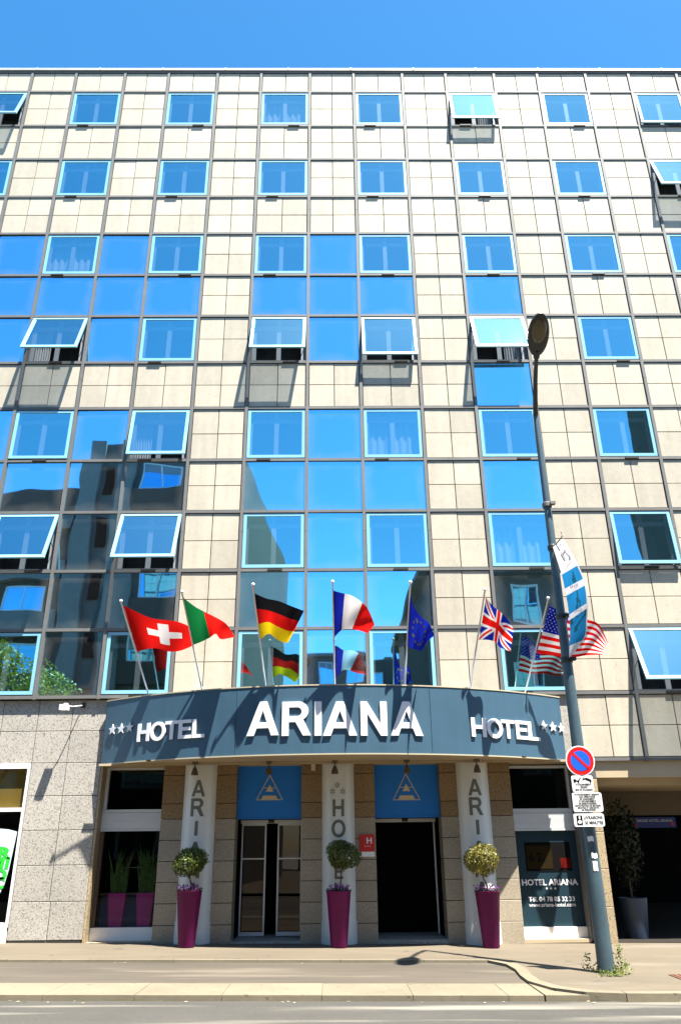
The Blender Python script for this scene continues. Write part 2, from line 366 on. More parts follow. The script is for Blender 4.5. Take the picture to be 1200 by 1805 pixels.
# pavement in pieces so that the slope stays exact
def pv(poly):
    n = len(poly); b.add([(x, y, gz(x)) for x, y in poly], [tuple(range(n))])
pv([(-60, -2.22), (-12, -2.22), (-12, 1.6), (-60, 1.6)])
pv([(-12, -2.22), (2.40, -2.22), (2.40, 1.6), (-12, 1.6)])
inner = [(x+0.17, y+(0.10 if i > 4 else 0)) for i, (x, y) in enumerate(edge)]
inner[0] = (2.40, -2.22); inner[-1] = (3.5, -5.21)
for i in range(len(inner)-1):
    (xa, ya), (xb, yb) = inner[i], inner[i+1]
    pv([(xa, ya), (xb, yb), (12, yb), (12, ya)] if ya != yb else [(xa, ya), (xb, yb), (12, yb)])
pv([(2.40, -2.22), (12, -2.22), (12, 1.6), (2.40, 1.6)])
pv([(12, -5.21), (60, -5.21), (60, 1.6), (12, 1.6)])
pavement = b.build('pavement', M['pave'], origin=Vector((0, 0, 0))); pavement['kind'] = 'structure'
strip('opposite_pavement', -60.0, -16.0, 0.02, M['pave'])

# kerbs: pieces are parts of the kerb
kerb = empty('kerb', (0, -2.25, 0), kind='structure')
x = -9.0
while x < 2.2:
    x2 = min(x+1.3, 2.40)
    MB().prism([(x+.004, -2.31), (x2-.004, -2.31), (x2-.004, -2.225), (x+.004, -2.225)], lambda q: gz(q)-0.12, lambda q: gz(q)+0.004).build('kerbstone', M['kerb'], kerb)
    x = x2
outer = [(x, y) for x, y in edge]; inn = [(x+0.17, y+0.03) for x, y in edge]
outer[0] = (2.40, -2.31); inn[0] = (2.42, -2.21); inn[-2] = (3.13, -5.11); inn[-1] = (3.5, -5.20); inn[-3] = (2.87, -4.86)
for i in range(0, len(edge)-1):
    q = [outer[i], outer[i+1], inn[i+1], inn[i]]
    MB().prism(q, lambda t: gz(t)-0.2, lambda t: gz(t)+0.005).build('kerbstone', M['kerb'], kerb)
x = 3.505
for w in (0.95, 1.15, 1.2, 1.1, 1.2, 1.2):
    MB().prism([(x+.006, -5.38), (x+w-.006, -5.38), (x+w-.006, -5.205), (x+.006, -5.205)], lambda t: gz(t)-0.25, lambda t: gz(t)+0.006+random.uniform(-.002, .002)).build('kerbstone', M['kerb'], kerb)
    x += w
gutter = empty('gutter', (0, -4.85, -0.1), kind='structure')
x = -10.0; ws = [1.05, 1.0, 1.1, 1.15, 1.2, 1.0, 1.1, 1.05, 1.2, 1.1, 1.15, 1.1]
i = 0
while x < 2.5:
    w = ws[i % len(ws)]; x2 = min(x+w, 2.53)
    top = random.uniform(-0.002, 0.002)
    MB().prism([(x+.003, -5.32), (x2-.003, -5.32), (x2-.003, -4.40), (x+.003, -4.40)], lambda q: gz(q)-0.2, lambda q: gz(q)-0.026+top).build('slab', M['kerb'], gutter)
    x = x2; i += 1
MB().prism([(2.55, -5.32), (3.08, -5.32), (2.74, -5.0), (2.55, -4.42)], lambda q: gz(q)-0.2, lambda q: gz(q)-0.024).build('slab', M['kerb'], gutter)
# pale litter lying along the gutter
rn = random.Random(3); mb = MB()
for _ in range(60):
    x = rn.uniform(-7, 7); y = rn.choice((-5.36, -5.40, -5.45, -2.40))+rn.gauss(0, .03); z = gz(x)-(.079 if y < -5 else .029); s_ = rn.uniform(.008, .03); a = rn.random()*6.28
    mb.add([(x+s_*math.cos(a+k), y+s_*.6*math.sin(a+k), z+(.004 if k > 2 else 0)) for k in (0, 1.7, 3.1, 4.6)], [(0, 1, 2, 3)])
tag(mb.build('litter', mat('pale_litter', (0.30, 0.26, 0.17), .9), origin=Vector((0, -5.4, -.08))), 'small pale scraps lying along the gutter edge', 'litter', kind='stuff')

# ------------------------------------------------------------------ hotel: facade grid
X5, WW, WN = -0.5701, 1.46547, 1.31191
Z1, HW, HS = 22.3366, 1.41389, 1.32024
def cx(c):
    k = c-5; h = k//2; return X5+h*(WW+WN)+(k-2*h)*WN
def rz(r):
    if r == 0: return Z1+0.83
    k = r-1; h = k//2; return Z1-h*(HW+HS)-(k-2*h)*HW
C0, C1 = -5, 17
hotel = empty('hotel_building', (0, 0.3, 0), 'tall hotel with cream stone panels, grey metal grid and blue mirror windows', 'hotel')
WL[hotel.name] = Vector((0, 0.3, 0))
def kind_of(r, c):
    win = (c % 2 == 0)
    if r in (0, 14): return 's'
    if r in (1, 3): return 'w' if win else 's'
    if r in (2, 4): return 's'
    glass_even = c in (0, 2, 4, 6, 8)
    if r == 5: return 'w' if win else ('g' if c in (-3, -1, 1, 5) else 's')
    if r == 6: return 'g' if c in (-3, -2, -1, 0, 1, 2, 4, 5, 6, 8) else 's'
    if r == 7: return 'w' if win else ('g' if c in (-3, -1, 1, 5) else 's')
    if r == 8: return 'g' if c == 8 else 's'
    if r in (9, 11, 13): return 'w' if win else ('g' if c in (-3, -1, 1, 5) else 's')
    if r in (10, 12): return 'g' if c in (-3, -2, -1, 0, 1, 2, 4, 5, 6, 8) else 's'
OPEN = {(1, -2): 16, (1, 8): 10, (1, 12): 3.5, (3, 12): 16, (7, 0): 21, (7, 4): 20, (7, 6): 10, (7, 8): 20, (9, 2): 9, (11, 0): 22, (11, 2): 22, (11, 10): 5, (13, 10): 24, (9, 0): 1.2, (7, 14): 15}
MW = 0.036      # half width of the grid bars
# tiles
tiles = []
for r in range(0, 15):
    for c in range(C0, C1):
        if kind_of(r, c) != 's': continue
        if r == 14 and c < 9: continue
        x0, x1 = cx(c)+MW+.004, cx(c+1)-MW-.004
        z0, z1 = rz(r+1)+MW+.004, rz(r)-MW-.004
        nz_ = 1 if r == 0 else 2
        tw = (x1-x0)/2; th = (z1-z0)/nz_
        for i in range(2):
            for j in range(nz_):
                tiles.append((x0+tw*(i+.5), z0+th*(j+.5), tw-.017, th-.017))
def seen_size(t):
    d = (Vector((t[0], 0, t[1]))-CAM)
    vis = -1 if abs(t[0]) > (7.2+0.19*t[1]) else 1     # outside the picture
    return vis*(t[2]*t[3]*16.2/d.length**3)
tiles.sort(key=seen_size, reverse=True)
tcache = {}
rest = MB()
for k, (x, z, w, h) in enumerate(tiles):
    dy = random.uniform(-0.0025, 0.0025)
    if k < 300:
        key = (round(w, 3), round(h, 3))
        if key not in tcache:
            tcache[key] = MB().chbox(-w/2, w/2, -0.012, 0.02, -h/2, h/2, 0.004).mesh('stone_tile', M['stone'])
        o = place('stone_tile', tcache[key], (x, dy, z), hotel)
        o.rotation_euler = (random.uniform(-.002, .002), random.uniform(-.001, .001), random.uniform(-.0025, .0025))
    else:
        rest.chbox(x-w/2, x+w/2, -0.012+dy, 0.02, z-h/2, z+h/2, 0.004)
tag(rest.build('stone_tiles', M['stone'], hotel), 'smaller cream stone tiles of the upper facade', kind='stuff')
# backing behind stone (seen in the joints) and behind glass panels
bk = MB(); 
for r in range(0, 15):
    for c in range(C0, C1):
        k = kind_of(r, c)
        if k in 'sg' and not (r == 14 and c < 9):
            bk.box(cx(c), cx(c+1), 0.024, 0.2, rz(r+1), rz(r))
bk.build('backing_wall', M['joint'], hotel)
# glass panels
gcache = {}
for r in range(5, 14):
    for c in range(C0, C1):
        if kind_of(r, c) != 'g': continue
        w = cx(c+1)-cx(c)-2*MW; h = rz(r)-rz(r+1)-2*MW; key = (round(w, 3), round(h, 3))
        if key not in gcache:
            gcache[key] = MB().box(-w/2-.01, w/2+.01, 0, 0.016, -h/2-.01, h/2+.01).mesh('glass_panel', M['glass'])
        o = place('glass_panel', gcache[key], ((cx(c)+cx(c+1))/2, 0.002, (rz(r)+rz(r+1))/2), hotel)
        o.rotation_euler = (random.gauss(0, .003), 0, random.gauss(0, .003))
# grid bars
for c in range(C0, C1+1):
    zb = rz(15)-0.05 if c >= 9 else (rz(14)-0.05)
    b_ = MB()
    zz = [rz(0)+.02] + [rz(r)-.5 for r in (4, 8, 11)] + [zb]
    for i in range(len(zz)-1):
        b_.box(cx(c)-MW+.001, cx(c)+MW-.001, -0.044, 0.1, zz[i+1]+.003, zz[i]-.003)
    b_.build('mullion', M['alu'], hotel)
for r in range(0, 16):
    xa = cx(C0); xb = cx(C1)
    if r == 15: xa = cx(9)-0.1
    for c in range(C0, C1):
        if cx(c) < xa-.2: continue
        pass
    b_ = MB().box(xa, xb, -0.036, 0.1, rz(r)-MW*0.9, rz(r)+MW*0.9)
    b_.build('transom', M['alu'], hotel)
# windows: shared meshes, local origin at the middle of the cell's top edge (the hinge)
ww, hh = WW-2*MW, HW-2*MW
fr = MB(); F = 0.03
fr.box(-ww/2, -ww/2+F, -0.004, 0.14, -hh, 0); fr.box(ww/2-F, ww/2, -0.004, 0.14, -hh, 0)
fr.box(-ww/2+F, ww/2-F, -0.004, 0.14, -F, 0); fr.box(-ww/2+F, ww/2-F, -0.004, 0.14, -hh, -hh+F)
me_frame = fr.mesh('window', M['alu_dark'])
S = 0.072; sw = ww/2-0.012; s0, s1 = -0.018, -hh+0.022
sa = MB()
sa.box(-sw, -sw+S, -0.022, 0.022, s1, s0); sa.box(sw-S, sw, -0.022, 0.022, s1, s0)
sa.box(-sw+S, sw-S, -0.021, 0.022, s0-S*.85, s0); sa.box(-sw+S, sw-S, -0.021, 0.022, s1, s1+S)
me_sash = sa.mesh('sash', M['sash'])
me_pane = MB().box(-sw+S-.004, sw-S+.004, -0.006, 0.008, s1+S-.004, s0-S*.85+.004).mesh('pane', M['pane'])
la = MB(); la.box(-0.05, 0.11, -0.050, -0.022, -hh+.02, -hh+.055); la.box(-.2, .1, -0.055, -0.02, -hh-.045, -hh-.005)
me_latch = [MB().box(dx-.16, dx+.16, -0.062, -0.024, -hh-.055, -hh-.008).mesh('latch', M['latch']) for dx in (-0.28, 0.05, 0.28)]
inn_ = MB(); inn_.box(-.055, .055, .06, .10, -hh+.03, -.03); inn_.box(-ww/2+.13, ww/2-.13, .065, .095, -.34, -.24); inn_.box(-ww/2+.03, -ww/2+.13, .06, .10, -hh+.03, -.03); inn_.box(ww/2-.13, ww/2-.03, .06, .10, -hh+.03, -.03)
me_inner = inn_.mesh('inner_frame', M['sash_in'])
rm = MB(); D_ = 0.9
rm.add([(-ww/2, .14, -hh), (ww/2, .14, -hh), (ww/2, .14, 0), (-ww/2, .14, 0), (-ww/2, D_, -hh), (ww/2, D_, -hh), (ww/2, D_, 0), (-ww/2, D_, 0)], [(4, 5, 6, 7), (0, 1, 5, 4), (2, 3, 7, 6), (1, 2, 6, 5), (3, 0, 4, 7)])
me_room = rm.mesh('room_niche', M['room'])
cu = []
for (xa, xb) in ((-.62, -.2), (.15, .62), (-.62, .62)):
    m_ = MB(); n = 26
    vs = []
    for i in range(n+1):
        xx = xa+(xb-xa)*i/n; yy = .17+.02*math.sin(i*1.7)
        vs += [(xx, yy, -hh+.02), (xx, yy, -.04)]
    m_.add(vs, [(2*i, 2*i+2, 2*i+3, 2*i+1) for i in range(n)]); cu.append(m_.mesh('curtain', M['curtain']))
for r in (1, 3, 5, 7, 9, 11, 13):
    for c in range(C0, C1):
        if kind_of(r, c) != 'w': continue
        loc = Vector(((cx(c)+cx(c+1))/2, 0.0, rz(r)-MW))
        w_ = place('window', me_frame, loc, hotel)
        ang = OPEN.get((r, c), random.gauss(0.25, 0.12))
        sh = place('sash', me_sash, loc, w_); sh.rotation_euler.x = R(-ang)
        pn = place('pane', me_pane, loc, w_); pn.rotation_euler.x = R(-ang); pn.rotation_euler.z = random.gauss(0, .003)
        place('latch', random.choice(me_latch), loc, w_)
        place('inner_frame', me_inner, loc, w_)
        place('room_niche', me_room, loc, w_)
        if random.random() < (0.25 if r < 13 and c < 10 else 0.0): place('curtain', random.choice(cu), loc, w_)
        if ang > 2:
            for s_ in (-1, 1):
                p0 = loc+Vector((s_*(ww/2-.045), .02, -hh*.62)); L = hh*.55
                p1 = loc+Vector((s_*(ww/2-.045), -math.sin(R(ang))*L, -math.cos(R(ang))*L))
                MB().tube([p0, p1], .009, 6).build('stay', M['alu'], w_)
# coping
x = cx(C0); i = 0
while x < cx(C1):
    w = 1.89
    MB().box(x+.006, x+w-.006, -0.075, 0.5, rz(0)+.045, rz(0)+.135).box(x-.02, x+.02, -.079, .5, rz(0)+.05, rz(0)+.155).build('coping', M['coping'], hotel)
    x += w
# main body
bd = MB(); bd.box(cx(C0)-.05, 5.2, 1.6, 13, 0, 3.14); bd.box(cx(C0)-.05, cx(C1)+.05, 1.6, 13, 3.14, rz(0)); bd.box(cx(C0)-.05, cx(C1)+.05, .21, 1.58, rz(1)+.06, rz(0)+.03)
bd.box(cx(C0)-.05, cx(C0), .0, 1.6, 0, rz(0)); bd.box(cx(C1), cx(C1)+.05, .0, 1.6, 0, rz(0))
bd.build('main_body', M['roofbody'], hotel)
MB().box(cx(C0), cx(C1), 0.205, 1.58, 3.15, 3.30).build('floor_slab', M['soffit'], hotel)
# wall zone behind the canopy
MB().box(-4.62, cx(9)-.04, 0.03, .2, 3.2, rz(14)-.04).build('lintel_wall', M['granite'], hotel)

# ------------------------------------------------------------------ hotel: ground floor
def slabwall(xs_, zs_, y0, y1, m, name='granite_slab', skip=lambda i, j: False):
    for j in range(len(zs_)-1):
        xx = xs_(j) if callable(xs_) else xs_
        for i in range(len(xx)-1):
            if skip(i, j): continue
            dy = random.uniform(0, .002)
            MB().chbox(xx[i]+.006, xx[i+1]-.006, y0+dy, y1, zs_[j]+.006, zs_[j+1]-.006, .004).build(name, m, hotel)
ZG = [0.105, 0.745, 1.365, 1.985, 2.61, 3.232, 3.85, 4.47]
slabwall(lambda j: [-6.02, -5.325 if j else -5.29, -4.63], ZG, 0.055, .12, M['granite'])
slabwall([-9.5, -8.8, -8.1, -7.42, -6.74, -6.02], ZG[5:], 0.055, .12, M['granite'])
slabwall([-12.0, -11.2, -10.4, -9.5], ZG, 0.055, .12, M['granite'])
MB().box(-12.0, -4.64, .121, .3, 3.26, 4.47).box(-6.0, -4.64, .121, .3, 0.0, 3.26).box(-12, -9.5, .121, .3, 0, 3.26).build('backing_wall', M['joint'], hotel)
MB().box(-6.0, -4.66, .075, .12, 0.0, 0.10).build('plinth', M['concrete'], hotel)
MB().box(-4.628, -4.58, .057, .42, 0.02, 3.2).build('jamb', M['granite_warm'], hotel)
# shop window on the left
sx0, sx1 = -9.5, -6.03
f_ = MB()
f_.box(sx0, sx1, .04, .16, 3.13, 3.228); f_.box(sx1-.045, sx1, .04, .16, .26, 3.13); f_.box(sx0, sx1-.045, .042, .16, 2.33, 2.40); f_.box(sx0, sx1-.045, .042, .16, .33, .40); f_.box(-7.8, -7.74, .043, .16, .4, 3.13)
f_.box(sx0, sx1, .035, .3, 0, .33)
shop = f_.build('shop_window', M['white'], hotel)
MB().box(sx0, sx1-.046, .09, .10, 2.401, 3.129).build('pane', M['darkglass'], shop)
MB().box(sx0, sx1-.046, .09, .10, .401, 2.329).build('pane', M['darkglass'], shop)
MB().box(sx0, sx1-.075, .15, .158, 2.41, 3.12).build('ochre_panel', M['ochre'], shop)
MB().box(sx0, sx1, 1.5, 1.55, 0, 3.14).box(sx0, sx1-.02, .5, 1.5, 2.34, 2.36).box(sx1-.01, sx1, .31, 1.5, 0, 3.14).build('shop_interior', M['inside'], shop)
# printed drinking glass on the pane
pb = at(0, 1575, .085); q = []
gl_ = [(-40, 1462), (0, 1460.5), (16, 1462), (31, 1466), (24, 1498), (16, 1534), (8, 1560), (0, 1575), (-8, 1590), (-40, 1590)]
pp = [at(a, b__, .086) for a, b__ in gl_]
mb = MB(); mb.add(pp, [tuple(reversed(range(len(pp))))]); mb.build('glass_print', M['poster'], shop)

# glyphs -------------------------------------------------------------------------
def arc(cx_, cy_, rx, ry, a0, a1, n=14):
    return [(cx_+rx*math.cos(R(a0+(a1-a0)*i/n)), cy_+ry*math.sin(R(a0+(a1-a0)*i/n))) for i in range(n+1)]
GL = {
 'A': (0.98, [[(0, 0), (.38, 1), (.60, 1), (.98, 0), (.755, 0), (.675, .215), (.305, .215), (.225, 0)], [(.365, .385), (.49, .735), (.615, .385)]]),
 'R': (0.90, [[(0, 0), (0, 1)]+arc(.51, .72, .31, .28, 90, -62)+[(.90, 0), (.655, 0), (.42, .395), (.21, .395), (.21, 0)], [(.21, .83), (.47, .83)]+arc(.47, .70, .14, .13, 85, -85)+[(.47, .57), (.21, .57)]]),
 'I': (0.21, [[(0, 0), (0, 1), (.21, 1), (.21, 0)]]),
 'N': (0.80, [[(0, 0), (0, 1), (.2, 1), (.6, .34), (.6, 1), (.8, 1), (.8, 0), (.6, 0), (.2, .66), (.2, 0)]]),
 'H': (0.80, [[(0, 0), (0, 1), (.2, 1), (.2, .61), (.6, .61), (.6, 1), (.8, 1), (.8, 0), (.6, 0), (.6, .42), (.2, .42), (.2, 0)]]),
 'O': (0.98, [arc(.49, .5, .49, .52, 0, 348, 29), arc(.49, .5, .28, .335, 0, 348, 29)]),
 'T': (0.82, [[(.31, 0), (.31, .82), (0, .82), (0, 1), (.82, 1), (.82, .82), (.51, .82), (.51, 0)]]),
 'E': (0.72, [[(0, 0), (0, 1), (.7, 1), (.7, .82), (.2, .82), (.2, .61), (.66, .61), (.66, .43), (.2, .43), (.2, .18), (.72, .18), (.72, 0)]]),
 'L': (0.68, [[(0, 0), (0, 1), (.2, 1), (.2, .18), (.68, .18), (.68, 0)]]),
}
st = []
for i in range(10):
    rr = .5 if i % 2 == 0 else .215; a = R(90+36*i); st.append((.5+rr*math.cos(a), .5+rr*math.sin(a)))
GL['*'] = (1.0, [st])
def glyph(mb, ch, f, depth=0.0, sub=None):
    """add glyph ch; f maps (u, v, d) with u, v in cap heights to a world point (d = depth from 0 front to 1 back)"""
    w, conts = GL[ch]
    cs = []
    for c in conts:
        if sub:
            c2 = []
            for i in range(len(c)):
                a, b_ = c[i], c[(i+1) % len(c)]
                for k in range(sub): c2.append((a[0]+(b_[0]-a[0])*k/sub, a[1]+(b_[1]-a[1])*k/sub))
            c = c2
        cs.append(c)
    flat = [p for c in cs for p in c]
    tris = tessellate_polygon([[Vector((p[0], p[1], 0)) for p in c] for c in cs])
    def area(t): 
        a, b_, c = (flat[i] for i in t); return (b_[0]-a[0])*(c[1]-a[1])-(b_[1]-a[1])*(c[0]-a[0])
    tris = [t if area(t) > 0 else (t[0], t[2], t[1]) for t in tris]
    if sub:
        # cut the faces small enough to follow the round column
        def cut(a, b_, c):
            e = [(math.dist(a, b_), 0), (math.dist(b_, c), 1), (math.dist(c, a), 2)]; L, k = max(e)
            if L < .14: return [(a, b_, c)]
            if k == 1: a, b_, c = b_, c, a
            elif k == 2: a, b_, c = c, a, b_
            m_ = ((a[0]+b_[0])/2, (a[1]+b_[1])/2)
            return cut(a, m_, c)+cut(m_, b_, c)
        for t in tris:
            for q in cut(*(flat[i] for i in t)): mb.add([f(p[0], p[1], 0) for p in q], [(0, 1, 2)])
    else:
        mb.add([f(p[0], p[1], 0) for p in flat], tris)
    if depth:
        mb.add([f(p[0], p[1], 1) for p in flat], [tuple(reversed(t)) for t in tris])
        for c in cs:
            n = len(c)
            vs = [f(p[0], p[1], 0) for p in c]+[f(p[0], p[1], 1) for p in c]
            ar = sum(c[i][0]*c[(i+1) % n][1]-c[(i+1) % n][0]*c[i][1] for i in range(n))
            outer_ = (c is cs[0])
            ccw = ar > 0
            flip = (ccw == outer_)
            mb.add(vs, [((i, n+i, n+(i+1) % n, (i+1) % n) if flip else (i, (i+1) % n, n+(i+1) % n, n+i)) for i in range(n)])
    return w

def text_mesh(s, m, size, loc, parent, name, align='CENTER', fat=0.0, width=None, spacing=1.0, tilt=0.0, ysc=1.0):
    cu_ = bpy.data.curves.new('txt', 'FONT'); cu_.body = s; cu_.size = size; cu_.align_x = align; cu_.align_y = 'BOTTOM_BASELINE'
    cu_.offset = fat; cu_.space_character = spacing; cu_.resolution_u = 3
    o = bpy.data.objects.new('txt', cu_); COL.objects.link(o)
    bpy.context.view_layer.update()
    dg = bpy.context.evaluated_depsgraph_get()
    me = bpy.data.meshes.new_from_object(o.evaluated_get(dg))
    bpy.data.objects.remove(o)
    xs_ = [v.co.x for v in me.vertices]
    k = 1.0 if (width is None or not xs_) else width/(max(xs_)-min(xs_))
    c_ = (max(xs_)+min(xs_))/2 if (xs_ and align == 'CENTER') else (min(xs_) if xs_ else 0)
    for v in me.vertices:
        X, Yv = (v.co.x-c_)*k, v.co.y*ysc
        v.co = (X*math.cos(tilt)-Yv*math.sin(tilt), 0, X*math.sin(tilt)+Yv*math.cos(tilt))
    me.materials.clear(); me.materials.append(m); me.name = name
    return place(name, me, loc, parent)
for k, (s_, py, w) in enumerate([("Q'R", 1510, 62), ('HMI', 1527, 60), ('TO', 1549, 50), ('OC', 1564, 40)]):
    p = at(20-k*4.5, py, .08); p2 = at(20-k*4.5-w, py, .08)
    text_mesh(s_, M['green'], .26, ((p.x+p2.x)/2, .08, p.z), shop, 'lettering', fat=.012, width=p.x-p2.x, tilt=-.10)

# display window left of the entrance
PIERS = [(-3.345, -1.90), (-0.622, 0.818), (2.108, 3.515), (4.85, 5.235)]
ZP = [0.0, .325, .682, 1.046, 1.398, 1.777, 2.143, 2.45, 2.97, 3.19]
for k, (xa, xb) in enumerate(PIERS):
    pier = empty('pier', ((xa+xb)/2, .1, 0), parent=hotel)
    zz = [0.0, .33, .69, 1.05, 1.41, 1.78, 2.16, 2.44, 2.97, 3.19] if k < 3 else [-.05, .55, 1.2, 1.85, 2.45, 2.82]
    for j in range(len(zz)-1):
        g = 'granite_warm' if k == 3 else ('granite_bounce' if zz[j] > 2.1 else 'granite_pier')  # top slabs browner: painted warm bounce from the soffit
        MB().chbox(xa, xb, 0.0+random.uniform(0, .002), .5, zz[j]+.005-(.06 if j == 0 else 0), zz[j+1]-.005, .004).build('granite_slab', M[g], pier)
MB().box(4.85, 5.235, .01, .5, 2.825, 3.19).build('pier_cap', M['alu_dark'], hotel)

def shopfront(xa, xb, y, right=False):
    f = MB(); zt, z1, z2, z3, zb = (3.16, 2.36, 2.30, 1.96, .28) if not right else (3.12, 2.30, 2.22, 1.89, .205)
    f.box(xa, xa+.06, y, y+.1, z1, zt); f.box(xb-.05, xb, y, y+.1, z1, zt); f.box(xa+.06, xb-.05, y, y+.1, zt-.05, zt)
    f.box(xa, xb, y-.02, y+.1, z2, z1)
    w = f.build('display_window', M['white_metal'], hotel)
    MB().box(xa, xb, y-.03, y+.1, z3+.045, z2-.003).box(xa, xb, y-.036, y+.1, z3, z3+.042).build('white_band', M['white_metal'], w)
    MB().box(xa, xb, y-.05, y+.1, .06 if not right else 0.02, zb).build('sill', M['white'], w)
    MB().box(xa-.01, xb+.01, y-.22, y+.1, -.04, .055 if not right else .018).build('ledge', M['soffit'], w)
    MB().box(xa+.06, xb-.05, y+.04, y+.05, z1, zt-.05).build('pane', M['darkglass'], w)
    return w
w1 = shopfront(-4.578, -3.347, .36)
MB().box(-4.57, -3.35, .385, .395, .281, 1.959).build('pane', M['darkglass'], w1)
MB().box(-4.578, -4.51, .34, .44, .281, 1.959).build('side_frame', M['brown'], w1)
MB().box(-4.57, -3.35, 1.45, 1.5, 0, 3.2).box(-4.575, -4.572, .46, 1.5, 0, 3.2).box(-3.345, -3.342, .51, 1.5, 0, 3.2).build('window_interior', M['black'], w1)
MB().box(-4.5, -3.36, .62, .66, .27, .82).build('blue_board', mat('deep_blue_board', (0.02, 0.07, 0.22), .6), w1)
MB().box(-4.5, -3.36, .45, .75, .82, .86).build('shelf', M['brown'], w1)
MB().tube([(-4.2, .6, 1.30), (-3.6, .6, 1.31)], .008, 6).build('rail', M['cream'], w1)
w2 = shopfront(3.517, 4.78, .36, True)
MB().box(3.517, 4.78, .38, .40, .206, 1.889).build('sign_panel', M['navy'], w2)
MB().box(4.782, 4.848, .10, .5, 0.0, 3.2).build('jamb', M['alu'], w2)
MB().box(3.517, 4.78, 1.45, 1.5, 0, 3.2).build('window_interior', M['inside'], w2)
a = at(923, 1485, .375); b__ = at(1008, 1535, .375)
MB().box(a.x, b__.x, .371, .379, b__.z, a.z).build('shaded_opening', M['black'], w2)  # flat black sheet painting the shade inside the opening
c_ = at(975, 1532, .368)
MB().box(a.x+.02, c_.x, .366, .370, c_.z+.01, a.z-.06).build('price_board', M['amber'], w2)
p = at(944, 1519, .363); text_mesh('6', M['black'], .23, (p.x-.075, .362, p.z), w2, 'lettering', fat=.002); text_mesh('2', M['black'], .23, (p.x+.075, .362, p.z), w2, 'lettering', fat=.002)
p = at(957, 1519, .363); text_mesh('€', M['black'], .1, (p.x+.02, .362, p.z), w2, 'lettering')['kind'] = 'stuff'
p = at(997, 1528, .363); MB().box(p.x-.10, p.x+.10, .364, .369, p.z-.02, p.z+.16).build('red_card', mat('shaded_red_card', (0.09, 0.003, 0.002), .8, spec=.1), w2)  # red darkened too, with the opening's shade in its colour
def wtext(s, x0, x1, y, size, fat):
    p0, p1 = at(x0, y, .374), at(x1, y, .374)
    text_mesh(s, M['letter'], size, ((p0.x+p1.x)/2, .374, (p0.z+p1.z)/2), w2, 'lettering', fat=fat, width=p1.x-p0.x)
wtext('HOTEL ARIANA', 919.5, 1018.5, 1560, .145, .004)
wtext('Tél. 04 78 85 32 33', 931.5, 1013, 1588.5, .11, .003)
wtext('www.ariana-hotel.com', 932, 1014.5, 1598, .095, .0012)
for px in (963, 970.5, 978):
    p = at(px, 1566, .374); mb = MB(); glyph(mb, '*', lambda u, v, d: (p.x+(u-.5)*.055, .374, p.z+(v-.5)*.055)); mb.build('star', M['letter'], w2)

# doors
for k, (xa, xb) in enumerate(((-1.90, -.622), (.818, 2.108))):
    dr = empty('entrance_door', ((xa+xb)/2, .95, 0), parent=hotel)
    MB().box(xa+.003, xb-.003, .25, .27, 2.175, 3.19).build('roller_blind', M['blind'], dr)
    MB().tube([(xa+.004, .26, 2.17), (xb-.004, .26, 2.17)], .02, 8).build('blind_bar', M['blind'], dr)
    MB().box(xa, xb, .52, 1.02, 2.16, 2.6).build('header', M['inside'], dr)
    MB().box(xa+.02, xb-.02, .86, .99, 2.09, 2.155).build('track', M['white_metal'], dr)
    MB().box(xa-.0, xb+.0, .02, 1.5, -.05, .045).build('threshold', M['granite'], dr)
    p = at(475 if k == 0 else 717, 1405, .24); s_ = .27
    # triangle emblem
    def bar(mb, p0, p1, t):
        d = Vector((p1[0]-p0[0], 0, p1[1]-p0[1])); n_ = Vector((-d.z, 0, d.x)).normalized()*t/2
        q0 = Vector((p0[0], .244, p0[1])); q1 = Vector((p1[0], .244, p1[1]))
        mb.add([q0-n_, q1-n_, q1+n_, q0+n_], [(0, 1, 2, 3)])
    e0 = at(452 if k == 0 else 693, 1410, .244); e1 = at(498 if k == 0 else 740, 1408, .244); e2 = at(475.5 if k == 0 else 716, 1366.5 if k == 0 else 1364, .244)
    w_ = e1.x-e0.x; h_ = e2.z-e0.z; ex, ez = e0.x, e0.z
    E = lambda u, v: (ex+u*w_, ez+v*h_)
    mb = MB(); bar(mb, E(0, 0), E(1, 0), .016); bar(mb, E(0, 0), E(.5, 1), .016); bar(mb, E(1, 0), E(.5, 1), .016); bar(mb, E(.24, .48), E(.76, .48), .012)
    mb.add([(E(*t)[0], .242, E(*t)[1]) for t in ((.35, .33), (.65, .33), (.5, .62))], [(0, 1, 2)])
    mb.add([(E(*t)[0], .242, E(*t)[1]) for t in ((.18, .02), (.82, .02), (.74, .17), (.26, .17))], [(0, 1, 2, 3)])
    mb.build('emblem', M['cream'], dr)
    if k == 0:
        for (la_, lb_) in ((-1.86, -1.36), (-1.13, -.635)):
            lf = MB()
            lf.box(la_, la_+.03, .90, .94, .06, 2.09); lf.box(lb_-.03, lb_, .90, .94, .06, 2.09); lf.box(la_+.03, lb_-.03, .901, .94, .06, .13); lf.box(la_+.03, lb_-.03, .901, .94, 2.05, 2.09); lf.box(la_+.03, lb_-.03, .901, .94, 1.42, 1.445)
            l_ = lf.build('door_leaf', M['white_metal'], dr)
            MB().box(la_+.03, lb_-.03, .915, .925, .13, 1.42).build('pane', M['doorglass'], l_); MB().box(la_+.03, lb_-.03, .915, .925, 1.445, 2.05).build('pane', M['doorglass'], l_)
    else:
        MB().box(xb-.07, xb-.04, .9, .94, .06, 2.09).build('door_leaf', M['white_metal'], dr)
    MB().tube([((xa+xb)/2-.06, .85, 2.13), ((xa+xb)/2+.06, .85, 2.13)], .035, 10).build('motion_sensor', M['latch'], dr)
